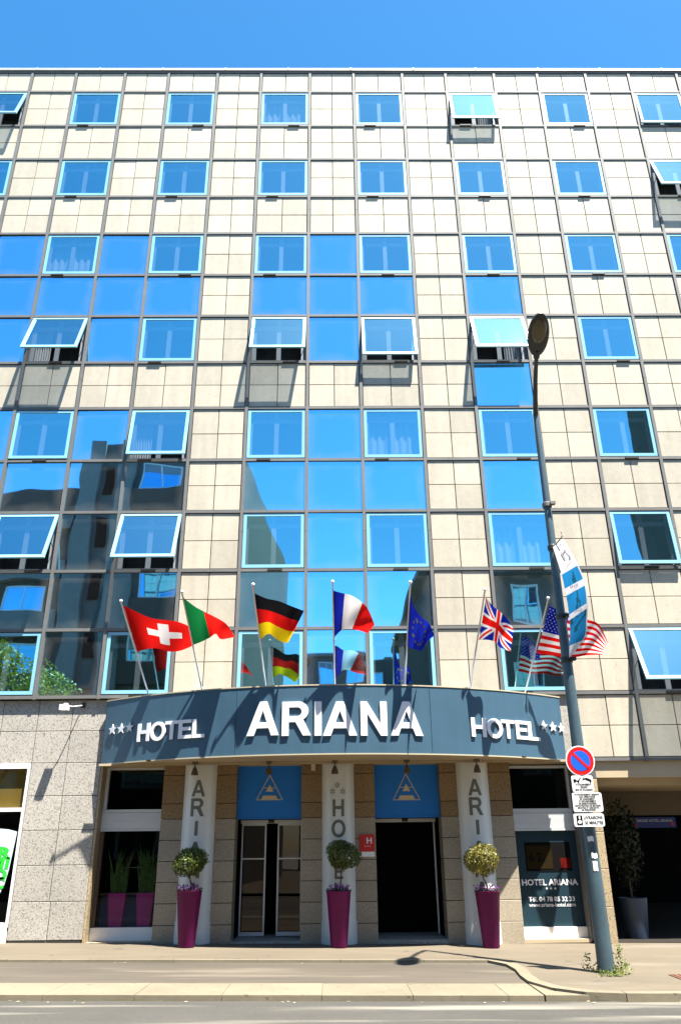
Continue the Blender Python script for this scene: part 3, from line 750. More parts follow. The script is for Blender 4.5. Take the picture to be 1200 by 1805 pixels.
# lobby behind the doors: floor, back and side walls
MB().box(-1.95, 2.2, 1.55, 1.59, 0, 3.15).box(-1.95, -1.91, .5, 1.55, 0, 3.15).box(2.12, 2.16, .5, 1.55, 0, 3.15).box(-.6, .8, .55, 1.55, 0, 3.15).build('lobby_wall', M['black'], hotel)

# garage passage on the right
MB().box(5.24, cx(C1), .02, .22, 2.85, 3.165).build('garage_beam', M['soffit'], hotel)
MB().box(5.24, cx(C1), .22, 12.9, 2.72, 3.13).build('garage_ceiling', M['soffit'], hotel)
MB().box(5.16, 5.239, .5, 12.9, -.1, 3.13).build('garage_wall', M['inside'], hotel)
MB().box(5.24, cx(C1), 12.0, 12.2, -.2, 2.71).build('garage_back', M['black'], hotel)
MB().box(5.24, cx(C1), 2.2, 2.4, 2.22, 2.715).build('garage_lintel', mat('dull_lintel', (0.12, 0.10, 0.07), .8), hotel)
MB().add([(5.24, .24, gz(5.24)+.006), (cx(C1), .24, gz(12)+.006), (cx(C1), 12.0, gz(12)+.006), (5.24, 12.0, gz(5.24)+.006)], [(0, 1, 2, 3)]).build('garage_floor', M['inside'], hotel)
# small sensor box by the first door
p = at(552, 1352, -.03); MB().box(p.x-.04, p.x+.04, -.06, -.002, p.z-.07, p.z+.05).build('wall_sensor', M['cream'], hotel)

# round columns with vertical lettering
for k, (xc, yc) in enumerate(((-2.61, .10), (.10, .10), (2.76, .10))):
    cl = empty('round_column', (xc, yc, gz(xc)), parent=hotel)
    shade_auto(MB().lathe((xc, yc, gz(xc)), [(.345, 0), (.345, .02), (.345, .36)], 40).build('column_base', M['colwhite'], cl))
    shade_auto(MB().lathe((xc, yc, gz(xc)), [(.335, .36), (.33, .40), (.33, 3.2-gz(xc))], 40).build('shaft', M['colwhite'], cl))
    if k == 1:
        seq = [('H', 1409, 1439), ('O', 1445, 1476), ('T', 1481, 1511), ('E', 1524, 1549.5), ('L', 1556, 1586)]; pxc = 594.5
    else:
        seq = [('A', 1375, 1404), ('R', 1407, 1439), ('I', 1447, 1473), ('A', 1484, 1514), ('N', 1517, 1548), ('A', 1556, 1586)]; pxc = 348 if k == 0 else 842
        if k == 2: seq = [(c, a_-2, b_-2) for c, a_, b_ in seq]
    rad = .334
    for ch, ya, yb in seq:
        zt, zb = at(pxc, ya, -.22).z, at(pxc, yb, -.22).z
        H_ = zt-zb; wd = GL[ch][0]*.92*H_; uoff = (at(pxc, (ya+yb)/2, -.22).x-xc)
        if ch == 'I': wd = .062
        mb = MB()
        def f(u, v, d, ch=ch):
            s = (u/GL[ch][0]-.5)*wd; a = -math.pi/2+s/rad+math.asin(max(-.9, min(.9, .0)))
            return (xc+rad*math.cos(a), yc+rad*math.sin(a), zb+v*H_)
        glyph(mb, ch, f, sub=4); mb.build('letter', M['colgrey'], cl)
    if k == 1:
        for (px, py) in ((594, 1384), (585.5, 1394.5), (604, 1394.5)):
            p = at(px, py, -.23); mb = MB(); s0_ = p.x-xc
            for j in range(6):
                a = R(60*j+30)
                for_ = []
                for (rr, tt) in ((.014, .006), (.055, .010), (.055, -.010), (.014, -.006)):
                    u = s0_+rr*math.cos(a)-tt*math.sin(a); v = rr*math.sin(a)+tt*math.cos(a)
                    an = -math.pi/2+u/rad; for_.append((xc+rad*math.cos(an), yc+rad*math.sin(an), p.z+v))
                mb.add(for_, [(3, 2, 1, 0)])
            mb.build('asterisk', M['colgrey'], cl)

# ------------------------------------------------------------------ entrance canopy
XC, RC, APEX = 0.03, 7.8, -1.62
def arcY(x): return APEX+RC-math.sqrt(RC*RC-(x-XC)**2)
ZT, ZB = 4.425, 3.16
canopy = empty('entrance_canopy', (0, -.3, ZB), 'curved slate blue canopy over the entrance with white raised hotel lettering', 'canopy')
XE = 4.62
def arcpts(xa, xb, n): return [xa+(xb-xa)*i/n for i in range(n+1)]
def fascia(xa, xb, off, zb, zt, t, n=18):
    mb = MB(); vs = []
    for x in arcpts(xa, xb, n):
        nx = (x-XC)/RC; ny = -math.sqrt(1-nx*nx); y = arcY(x)
        vs += [(x+nx*off, y+ny*off, zb), (x+nx*off, y+ny*off, zt), (x+nx*(off-t), y+ny*(off-t), zb), (x+nx*(off-t), y+ny*(off-t), zt)]
    fs = []
    for i in range(n):
        a, b_ = 4*i, 4*i+4
        fs += [(a, b_, b_+1, a+1), (b_+2, a+2, a+3, b_+3), (a+1, b_+1, b_+3, a+3), (a+2, b_+2, b_, a)]
    fs += [(0, 1, 3, 2), (4*n, 4*n+2, 4*n+3, 4*n+1)]
    return mb.add(vs, fs)
jl, jr = -1.80, 1.83
for (xa, xb) in ((XC-XE, jl-.004), (jl+.004, jr-.004), (jr+.004, XC+XE)):
    shade_auto(fascia(xa, xb, 0, ZB+.022, ZT-.022, .05).build('fascia_panel', M['fascia'], canopy))
shade_auto(fascia(XC-XE-.01, XC+XE+.01, .012, ZT-.022, ZT, .09, 40).build('top_trim', M['trim'], canopy))
shade_auto(fascia(XC-XE-.01, XC+XE+.01, .012, ZB, ZB+.022, .09, 40).build('bottom_trim', M['trim'], canopy))
mb = MB(); n = 30
vs = []
for x in arcpts(XC-XE+.06, XC+XE-.06, n): vs += [(x, arcY(x)+.05, ZB+.015), (x, 0.018, ZB+.015)]
mb.add(vs, [(2*i, 2*i+1, 2*i+3, 2*i+2) for i in range(n)])
mb.build('soffit', M['soffit'], canopy)
mb = MB(); mb.add([(v[0], v[1], ZT-.06) for v in vs], [(2*i, 2*i+2, 2*i+3, 2*i+1) for i in range(n)]); mb.build('canopy_roof', M['concrete'], canopy)
# soffit edge beam under the back of the canopy
MB().box(-4.57, 4.6, -.30, -.26, ZB-.03, ZB+.012).build('soffit_beam', M['soffit'], canopy)
def arc_at(px, py):
    x = at(px, py, -1.5).x
    for _ in range(12): x = at(px, py, arcY(max(-4.6, min(4.6, x)))).x
    y = arcY(x); return x, y, at(px, py, y).z
def raised(ch, pxa, pxb, pyt, pyb, dep=.028, gap=.010, name='letter'):
    xa, ya, _ = arc_at(pxa, (pyt+pyb)/2); xb, yb, _ = arc_at(pxb, (pyt+pyb)/2)
    zt = arc_at((pxa+pxb)/2, pyt)[2]; zb = arc_at((pxa+pxb)/2, pyb)[2]
    t = Vector((xb-xa, yb-ya, 0)); L = t.length; t.normalize(); nrm = Vector((t.y, -t.x, 0)); o = Vector((xa, ya, zb))
    mb = MB(); w = GL[ch][0]
    glyph(mb, ch, lambda u, v, d: o+t*(u/w*L)+Vector((0, 0, v*(zt-zb)))+nrm*(gap+dep*(1-d)), depth=1)
    l_ = mb.build(name, M['letter'], canopy)
    pn = MB()
    for (u, v) in ((.12, .5), (.88, .1)) if ch in 'RNHEOL' else ((.5, .9), (.5, .85)):
        c0 = o+t*(u*L)+Vector((0, 0, v*(zt-zb)))
        pn.tube([c0-nrm*.01, c0+nrm*(gap+.005)], .008, 6)
    return l_
for ch, a_, b_ in (('A', 436.5, 492), ('R', 497.5, 548.5), ('I', 554.5, 567), ('A', 569, 629), ('N', 635, 681.5), ('A', 687.5, 743.5)):
    raised(ch, a_, b_, 1237, 1297)
for ch, a_, b_, t_, bb in (('H', 244.3, 265.5, 1275.5, 1307), ('O', 266.5, 293.5, 1273, 1305.5), ('T', 292.5, 316, 1271, 1303.5), ('E', 316.5, 339, 1269, 1302), ('L', 340.5, 362, 1267.5, 1300.5)):
    raised(ch, a_, b_, t_, bb, .025, .010)
for ch, a_, b_, t_, bb in (('H', 829, 855, 1265.5, 1299), ('O', 856.5, 884, 1267.5, 1301), ('T', 882, 905, 1269.5, 1302), ('E', 907, 928, 1271, 1303.5), ('L', 928.5, 948.5, 1273, 1305.5)):
    raised(ch, a_, b_, t_, bb, .025, .010)
for a_, b_, t_, bb in ((193.5, 207.5, 1277, 1296), (208.5, 222.5, 1275.5, 1294), (223.5, 237, 1273, 1292), (949.5, 963, 1270.5, 1289), (965.5, 979, 1272.5, 1291), (981, 994, 1274.5, 1293)):
    raised('*', a_, b_, t_, bb, .02, .012, 'star')
# downlights hanging under the canopy
for (px, py) in ((344, 1350), (474, 1351), (590, 1352), (717, 1352), (840, 1350)):
    p = at(px, py, -.45); x = p.x
    MB().box(x-.05, x+.05, -.50, -.40, ZB-.03, ZB+.014).lathe((x, -.45, ZB-.23), [(.072, 0), (.060, .06), (.035, .13), (.015, .15), (.012, .2)], 14).build('downlight', M['bronze'], canopy)
for px in (262, 924):
    p = at(px, 1340, -.9); MB().lathe((p.x, -.9, ZB-.01), [(.03, 0), (.05, .012), (.05, .024)], 14).build('recessed_spot', M['bronze'], canopy)

# ------------------------------------------------------------------ flags
def interp(pl, u):
    n = len(pl)-1; k = min(n-1, int(u*n)); f = u*n-k
    # Catmull-Rom
    p0 = pl[max(0, k-1)]; p1 = pl[k]; p2 = pl[k+1]; p3 = pl[min(n, k+2)]
    return tuple(0.5*((2*p1[i])+(-p0[i]+p2[i])*f+(2*p0[i]-5*p1[i]+4*p2[i]-p3[i])*f*f+(-p0[i]+3*p1[i]-3*p2[i]+p3[i])*f**3) for i in range(2))
def flag(name, label, base, tip, top, bot, paint, mats, nu, nv, amp=.07, waves=1.7, phase=0., drift=0., stars=None):
    bx, by, _ = arc_at(*base)
    P0 = at(base[0], base[1], by+.07); P1 = at(tip[0], tip[1], by-.62)
    d_ = (P1-P0).normalized(); P0b = P0-d_*.30
    root = empty(name, P0b, label, 'flag', 'national flags standing on the canopy')
    root_pole = MB().tube([P0b, P1], .0165, 10).build('flagpole', M['steel'], root, True)
    MB().lathe((P1.x, P1.y, P1.z-.01), [(.012, 0), (.03, .012), (.034, .03), (.03, .048), (.012, .06)], 14).build('finial', M['white'], root, True)
    def pos(u, v):
        a = interp(top, u); b_ = interp(bot, u)
        px = a[0]+(b_[0]-a[0])*v; py = a[1]+(b_[1]-a[1])*v
        hx = top[0][0]+(bot[0][0]-top[0][0])*v; hy = top[0][1]+(bot[0][1]-top[0][1])*v
        f = (hy-base[1])/(tip[1]-base[1]); Yh = P0.y+(P1.y-P0.y)*f
        e = min(1, u*3)
        Y = Yh+e*(amp*math.sin(u*waves*2*math.pi+phase+v*1.1)+.4*amp*math.sin(u*9+v*4+phase))+drift*u
        return at(px, py, Y)
    mb = MB(); vs = [pos(i/nu, j/nv) for j in range(nv+1) for i in range(nu+1)]
    for j in range(nv):
        for i in range(nu):
            a = j*(nu+1)+i
            mb.add([], [], 0)
            mb.f.append((a+nu+1, a+nu+2, a+1, a)); mb.m.append(paint((i+.5)/nu, (j+.5)/nv))
    mb.v = [tuple(v) for v in vs]
    cl = mb.build('cloth', mats, root, True)
    if stars:
        lst, rad, m_, nm, joined = stars
        sm = MB()
        for (u, v) in lst:
            if not joined: sm = MB()
            c0 = pos(u, v); du = (pos(min(1, u+.02), v)-pos(max(0, u-.02), v)).normalized(); dv = (pos(u, max(0, v-.02))-pos(u, min(1, v+.02))).normalized()
            n_ = du.cross(dv).normalized()
            for sg in (1, -1):
                ps = []
                for i in range(10):
                    rr = rad*(1 if i % 2 == 0 else .42); a = R(90+36*i)
                    ps.append(c0+du*rr*math.cos(a)+dv*rr*math.sin(a)+n_*.006*sg)
                sm.add(ps, [tuple(range(10)) if sg > 0 else tuple(reversed(range(10)))])
            if not joined: sm.build(nm, m_, cl)
        if joined:
            o_ = sm.build(nm, m_, cl); o_['kind'] = 'stuff'
    return root
z8 = lambda l: [(200+.1833*a, 1020+.1833*b_) for a, b_ in l]
z4 = lambda l: [(180+.3667*a, 1020+.3667*b_) for a, b_ in l]
z7 = lambda l: [(690+.1833*a, 1020+.1833*b_) for a, b_ in l]
zu = lambda l: [(940+.1551*a, 920+.1551*b_) for a, b_ in l]
def p_swiss(u, v):
    x, y = (u-.56)*32/.94*1.0, (v-.47)*32*.92
    return 1 if (abs(x) < 3.0 and abs(y) < 9.5) or (abs(y) < 3.0 and abs(x) < 9.5) else 0
flag('swiss_flag', 'red flag with a white cross at the left end of the canopy', (262, 1223), (213.5, 1061), z8([(98, 255), (235, 325), (370, 380), (500, 398), (620, 414), (760, 470)]), z8([(232, 705), (330, 675), (430, 672), (530, 700), (640, 694), (775, 640)]), p_swiss, [M['f_red'], M['f_white']], 64, 64, .06, 1.3, .5, .22)
flag('portuguese_flag', 'green and red flag hanging over the left cream panels', (356, 1213), (321, 1045), z8([(668, 178), (780, 265), (870, 315), (1000, 380), (1090, 440), (1165, 555)]), z8([(768, 638), (850, 605), (930, 565), (985, 530), (1035, 582), (1160, 562)]), lambda u, v: 0 if u < .4 else 1, [M['f_green'], M['f_red']], 40, 24, .06, 1.4, 2.0, -.05)
flag('german_flag', 'black, red and gold flag above the first letters of the canopy', (468, 1207.5), (446, 1032), z4([(728, 68), (790, 95), (850, 108), (910, 132), (970, 155)]), z4([(757, 298), (800, 265), (838, 290), (880, 309), (898, 302)]), lambda u, v: min(2, int(v*3)), [M['f_black'], M['f_red'], M['f_gold']], 36, 30, .07, 1.6, 0.8)
flag('french_flag', 'blue, white and red flag at the middle of the canopy', (590, 1206), (586, 1027), [(587, 1041), (601, 1045), (622, 1051), (646, 1070), (660, 1101)], [(588, 1125), (599, 1113), (608, 1109), (627, 1110), (648, 1116)], lambda u, v: min(2, int(u*3)), [M['f_blue'], M['f_white'], M['f_red']], 36, 24, .07, 1.5, 1.6)
eu = [(.5+.30*math.cos(R(30*i))*.75, .5+.33*math.sin(R(30*i))) for i in range(12)]
flag('european_flag', 'dark blue flag with a ring of yellow stars', (713, 1207), (723, 1028), z7([(178, 130), (212, 265), (285, 370), (360, 430), (410, 548)]), z7([(145, 640), (190, 668), (240, 684), (290, 690), (335, 610)]), lambda u, v: 0, [M['f_blue']], 36, 24, .09, 1.8, 0.2, stars=(eu, .045, M['f_star'], 'star', False))
def p_uk(u, v):
    x, y = (u-.5)*2, (v-.5)
    if abs(x) < .1 or abs(y) < .1: return 2
    if abs(x) < .17 or abs(y) < .17: return 1
    for s_ in (1, -1):
        d = (y-s_*x*.5)/1.118
        if abs(d) < .10:
            if abs(d) < .035: return 2
            return 1
    return 0
flag('british_flag', 'blue flag with red and white crosses at the right of the canopy', (828, 1213), (854, 1041), z7([(905, 182), (970, 262), (1035, 312), (1110, 390), (1172, 490)]), z7([(838, 590), (920, 588), (1000, 610), (1040, 660), (1142, 700)]), p_uk, [M['f_blue'], M['f_white'], M['f_red']], 90, 60, .06, 1.6, 2.4)
def p_us(u, v):
    if u < .4 and v < 7/13: return 2
    return int(v*13) % 2
us = [((.4/12)*(i+1)*1.0-.0, (7/13)/10*(j+1)) for j in range(9) for i in range(11) if (i+j) % 2 == 0]
flag('american_flag', 'flag with red and white stripes and a starred blue corner behind the lamp post', (925, 1221), (965.5, 1056), zu([(178, 955), (290, 1003), (400, 1040), (590, 1105), (740, 1165), (842, 1370)]), zu([(35, 1492), (170, 1508), (310, 1532), (450, 1540), (600, 1515), (780, 1508)]), p_us, [M['f_red'], M['f_white'], M['f_blue']], 60, 52, .07, 1.8, 1.0, stars=(us, .020, M['f_white'], 'stars', True))

# ------------------------------------------------------------------ lamp post with signs and banner
PX, PY = 3.83, -3.65
zb = gz(PX)
lamp = empty('lamp_post', (PX, PY, zb), 'tall blue grey street lamp post at the kerb', 'lamp post')
shade_auto(MB().lathe((PX, PY, zb), [(.118, 0), (.116, .25), (.106, 1.5), (.088, 3.6), (.066, 6.0), (.050, 8.75), (.047, 9.05)], 24).build('pole', M['post'], lamp))
tp = Vector((PX, PY, 9.0)); hp = at(945, 628, -4.75)
arm = [tp+(hp-tp)*t+Vector((0, 0, .10*math.sin(math.pi*t))) for t in (0, .25, .5, .75, 1)]
shade_auto(MB().tube(arm, [.048, .043, .04, .038, .036], 12).build('arm', M['postdark'], lamp))
hc = at(948, 590, -5.15)
# flat oval head, seen from below
ax = (Vector((hc.x-hp.x, hc.y-hp.y, (hc.z-hp.z)))).normalized(); sd = Vector((1, 0, 0)); sd = (sd-ax*sd.dot(ax)).normalized(); upn = sd.cross(ax).normalized()
if upn.z < 0: upn = -upn
def head(mb, rx, ry, prof, cen, n=28):
    vs = []; fs = []; k = len(prof)
    for (s_, h) in prof:
        for j in range(n):
            a = 2*math.pi*j/n; vs.append(cen+sd*(rx*s_*math.cos(a))+ax*(ry*s_*math.sin(a)*(1.0 if math.sin(a) > 0 else 1.0))+upn*h)
    for i in range(k-1):
        for j in range(n): fs.append((i*n+j, i*n+(j+1) % n, (i+1)*n+(j+1) % n, (i+1)*n+j))
    fs.append(tuple(reversed(range(n)))); fs.append(tuple(range((k-1)*n, k*n)))
    mb.add(vs, fs); return mb
hl = (hc-hp).length
shade_auto(MB().tube([hp-ax*.03, hp+ax*.12], [.055, .06], 14).build('socket', M['postdark'], lamp))
shade_auto(head(MB(), .185, hl*.98, [(.86, -.045), (1, -.02), (1, .01), (.8, .075), (.4, .11), (.1, .12)], hc).build('lamp_head', M['postdark'], lamp))
shade_auto(head(MB(), .13, hl*.56, [(.5, -.085), (.85, -.072), (1, -.046)], hc+ax*hl*.22).build('lamp_bowl', M['lampglass'], lamp))
for py in (890, 965, 1087, 1163):
    p = at(1000, py, PY); z_ = p.z
    rr = .09 if z_ < 5 else .078
    MB().lathe((PX, PY, z_-.05), [(rr, 0), (rr+.006, .012), (rr+.006, .075), (rr, .09)], 18).box(PX+.03, PX+.12, PY-.13, PY-.05, z_-.03, z_+.02).build('clamp', M['postdark'] if py > 900 else M['alu'], lamp)
for (px, py, w, h) in ((1040, 1479, .09, .07), (1047, 1508, .09, .07), (1048.5, 1527, .07, .13)):
    p = at(px, py, PY-.1); rad = .112
    mb = MB(); n = 5; a0 = -math.pi/2+math.asin(max(-.9, min(.9, (p.x-PX)/rad)))
    vs = []
    for i in range(n+1):
        a = a0+(i/n-.5)*w/rad; j = random.uniform(-.01, .01)
        vs += [(PX+rad*math.cos(a), PY+rad*math.sin(a), p.z-h/2+j), (PX+rad*math.cos(a), PY+rad*math.sin(a), p.z+h/2+j)]
    mb.add(vs, [(2*i, 2*i+2, 2*i+3, 2*i+1) for i in range(n)]); mb.build('sticker', M['white'], lamp)

SY = PY-.19
sg = at(1022, 1341, SY)
nps = empty('no_parking_sign', (sg.x, SY, sg.z-.22), 'round red rimmed blue no parking sign on the lamp post', 'road sign')
def disc(r, y, th, m, name, n=40):
    mb = MB(); vs = [(sg.x+r*math.cos(2*math.pi*i/n), y, sg.z+r*math.sin(2*math.pi*i/n)) for i in range(n)]+[(sg.x+r*math.cos(2*math.pi*i/n), y+th, sg.z+r*math.sin(2*math.pi*i/n)) for i in range(n)]
    mb.add(vs, [tuple(range(n)), tuple(reversed(range(n, 2*n)))]+[(i, n+i, n+(i+1) % n, (i+1) % n) for i in range(n)]); return mb.build(name, m, nps)
disc(.222, SY, .022, M['white'], 'plate'); disc(.205, SY-.003, .003, M['redsign'], 'red_rim'); disc(.147, SY-.006, .003, M['bluesign'], 'blue_disc')
mb = MB(); a = R(-45); dx, dz = math.cos(a), math.sin(a); t = .021; L = .15
mb.add([(sg.x+s1_*dx*L-s2_*dz*t, SY-.009, sg.z+s1_*dz*L+s2_*dx*t) for s1_, s2_ in ((-1, -1), (1, -1), (1, 1), (-1, 1))], [(0, 1, 2, 3)]); mb.build('red_bar', M['redsign'], nps)
def plate(name, label, cnr, lines, y, group=None):
    """sign plate from four photo corners (tl, tr, br, bl)"""
    P = [at(a_, b_, y) for a_, b_ in cnr]; x0 = (P[0].x+P[3].x)/2; x1 = (P[1].x+P[2].x)/2; zt = (P[0].z+P[1].z)/2; zbm = (P[2].z+P[3].z)/2
    root = empty(name, ((x0+x1)/2, y, zbm), label, 'road sign')
    r = .03; poly = []
    for (cxx, czz, a0) in ((x1-r, zt-r, 0), (x0+r, zt-r, 90), (x0+r, zbm+r, 180), (x1-r, zbm+r, 270)):
        for i in range(5): a_ = R(a0+22.5*i); poly.append((cxx+r*math.cos(a_), czz+r*math.sin(a_)))
    n = len(poly); mb = MB(); mb.add([(p[0], y, p[1]) for p in poly]+[(p[0], y+.02, p[1]) for p in poly], [tuple(range(n)), tuple(reversed(range(n, 2*n)))]+[(i, n+i, n+(i+1) % n, (i+1) % n) for i in range(n)])
    mb.build('plate', M['white'], root)
    for (s_, u0, u1, v, size) in lines:
        text_mesh(s_, M['black'], size, (x0+(x1-x0)*(u0+u1)/2, y-.003, zbm+(zt-zbm)*v), root, 'lettering', width=(x1-x0)*(u1-u0), fat=.0015)
    return root, x0, x1, zbm, zt
rt, x0, x1, zl, zh = plate('towing_plate', 'small white plate with a tow truck picture below the round sign', [(1006.5, 1367), (1044, 1367), (1046, 1396), (1008.5, 1396)], [('STATIONNEMENT', .16, .90, .40, .04), ('GÊNANT', .36, .72, .24, .042), ('MISE EN FOURRIERE', .12, .93, .07, .042)], SY)
def sh(mb, pl, y=SY-.003): mb.add([(x0+(x1-x0)*a_, y, zl+(zh-zl)*b_) for a_, b_ in pl], [tuple(range(len(pl)))])
mb = MB()
sh(mb, [(.08, .64), (.36, .64), (.36, .71), (.22, .71), (.18, .80), (.08, .78)]); sh(mb, [(.30, .71), (.36, .70), (.46, .88), (.42, .89)]); sh(mb, [(.48, .84), (.80, .66), (.94, .63), (.93, .72), (.84, .80), (.72, .86), (.6, .84)][::-1][::-1])
for (u, v) in ((.14, .62), (.31, .62), (.55, .78), (.88, .63)):
    sh(mb, [(u+.045*math.cos(R(30*i)), v+.05*math.sin(R(30*i))) for i in range(12)], SY-.004)
mb.build('tow_pictogram', M['black'], rt)
plate('loading_plate', 'white plate with eight lines of small text on the lamp post', [(1007, 1397), (1059, 1397), (1063, 1431), (1011, 1431)], [('STATIONNEMENT RESERVE', .08, .92, .86, .032), ('AUX OPERATIONS', .22, .78, .745, .032), ('DE CHARGEMENT', .24, .76, .63, .032), ('ET DECHARGEMENT', .2, .8, .515, .032), ('DE MARCHANDISES', .2, .8, .40, .032), ('MANUTENTION DE MATERIEL', .06, .94, .285, .032), ('MONTEE ET DESCENTE', .14, .86, .17, .032), ('DE PERSONNES', .26, .74, .06, .032)], SY-.012)
rt, x0, x1, zl, zh = plate('delivery_plate', 'lowest white plate reading LIVRAISONS 30 MINUTES on the lamp post', [(1009, 1434), (1063, 1434), (1066, 1457), (1013, 1457)], [('LIVRAISONS', .33, .95, .58, .062), ('30 MINUTES', .35, .95, .18, .062)], SY-.02)
mb = MB(); mb.add([(x0+(x1-x0)*a_, SY-.0235, zl+(zh-zl)*b_) for a_, b_ in ((.09, .14), (.28, .14), (.28, .86), (.09, .86))], [(0, 1, 2, 3)]); mb.build('pictogram_field', M['black'], rt)
mb = MB(); mb.add([(x0+(x1-x0)*(.185+.07*math.cos(R(30*i))), SY-.0265, zl+(zh-zl)*(.36+.13*math.sin(R(30*i)))) for i in range(12)], [tuple(range(12))])
mb.add([(x0+(x1-x0)*a_, SY-.0265, zl+(zh-zl)*b_) for a_, b_ in ((.165, .56), (.205, .56), (.215, .78), (.155, .78))], [(0, 1, 2, 3)]); mb.build('parcel_pictogram', M['white'], rt)

# banner
bn = empty('street_banner', (PX+.1, PY, 4.4), 'tapering white and blue banner on the lamp post with dark figures', 'banner')
BL = zu([(218, 285), (268, 440), (318, 600), (352, 760), (382, 920), (404, 1080), (412, 1220), (408, 1380), (402, 1540)])
BR = zu([(338, 192), (432, 345), (505, 490), (572, 640), (606, 790), (614, 940), (608, 1090), (585, 1300), (420, 1530)])
def bpos(u, v):
    a_ = interp(BL, v); c = interp(BR, v)
    return at(a_[0]+(c[0]-a_[0])*u, a_[1]+(c[1]-a_[1])*u, PY-.16-.10*math.sin(v*math.pi)*(1-.4*u)+.04*math.sin(5*v+2*u)-.10*u*math.sin(math.pi*v))
mb = MB(); nu, nv = 16, 96
mb.v = [tuple(bpos(i/nu, j/nv)) for j in range(nv+1) for i in range(nu+1)]
def bpaint(u, v):
    if u > .96 or u < .03: return 0
    vb = [.245, .37, .435, .60, .655, .90]
    if v < vb[0] or v > vb[5] or vb[1] < v < vb[2] or vb[3] < v < vb[4]: return 0
    # dark figures on the blue fields
    def fig(u0, v0, s_):
        x, y = (u-u0)/s_, (v-v0)/(s_*.45)
        return (abs(x) < .16*(1+y) and -.9 < y < .2) or (abs(abs(x)-(.12+.3*(y-.1))) < .13 and .1 < y < 1.0) or (x*x+(y+1.05)**2*.5 < .03)
    if fig(.58, .33, .22) or fig(.52, .515, .36) or (v > .66 and u < .16 and v < .72) or (v > .66 and u > .8 and v < .72) or (.7 < v < .80 and abs(u-.62-.3*math.sin(v*30)) < .1): return 2
    return 1
for j in range(nv):
    for i in range(nu):
        a_ = j*(nu+1)+i; mb.f.append((a_+nu+1, a_+nu+2, a_+1, a_)); mb.m.append(bpaint((i+.5)/nu, (j+.5)/nv))
mb.build('cloth', [M['banner_white'], M['banner_blue'], M['banner_dark']], bn, True)
mb = MB()
def stroke(pl, w):
    for k in range(len(pl)-1):
        a_ = bpos(*pl[k])+Vector((0, -.012, 0)); c = bpos(*pl[k+1])+Vector((0, -.012, 0)); d = (c-a_).normalized(); n_ = Vector((-d.z, 0, d.x))*w/2
        mb.add([a_-n_, c-n_, c+n_, a_+n_], [(0, 1, 2, 3)])
stroke([(.40, .085), (.46, .15)], .02); stroke([(.44, .105), (.70, .085)], .02); stroke([(.70, .085), (.80, .13), (.76, .165), (.62, .17)], .012); stroke([(.55, .03), (.7, .02), (.82, .04)], .008); stroke([(.35, .215), (.70, .195)], .006)
mb.build('emblem', M['colgrey'], bn)
for (v, s_) in ((.40, 'BRASS'), (.625, 'DANCE')):
    p = bpos(.5, v)+Vector((-.01, -.02, -.022)); text_mesh(s_, M['bluepot'], .065, p, bn, 'lettering', tilt=.35, width=.15)
a_, c = at(974, 966, PY-.1), at(990.5, 945, PY-.22)
MB().tube([a_, c, at(988, 938, PY-.22)], .008, 6).build('top_rod', M['latch'], bn)
MB().tube([at(1001, 1163, PY-.1), at(1003, 1158, PY-.16)], .008, 6).build('bottom_rod', M['latch'], bn)

# ------------------------------------------------------------------ planted pots by the columns
def leafball(c, rx, rz_, n, size, seed, shell=.55):
    rn = random.Random(seed); mb = MB()
    lobes = [(Vector((rn.gauss(0, 1), rn.gauss(0, 1), rn.gauss(0, 1))).normalized(), rn.uniform(-.20, .22)) for _ in range(18)]
    for _ in range(n):
        d = Vector((rn.gauss(0, 1), rn.gauss(0, 1), rn.gauss(0, 1))).normalized()
        k = 1+sum(b_*max(0, d.dot(l_))**6 for l_, b_ in lobes)
        rr = (shell+(1-shell)*rn.random()**.6)*k*(1.0 if rn.random() > .03 else rn.uniform(1.05, 1.2))
        p = Vector((c[0]+d.x*rx*rr, c[1]+d.y*rx*rr, c[2]+d.z*rz_*rr))
        n_ = (d*.7+Vector((rn.gauss(0, .6), rn.gauss(0, .6), rn.gauss(0, .6)))).normalized()
        t = n_.cross(Vector((rn.gauss(0, 1), rn.gauss(0, 1), rn.gauss(0, 1)))).normalized(); b_ = n_.cross(t)
        s_ = size*rn.uniform(.6, 1.25)
        mb.add([p-t*s_, p-b_*s_*.5+n_*s_*.15, p+t*s_, p+b_*s_*.5+n_*s_*.15], [(0, 1, 2, 3)])
    return mb
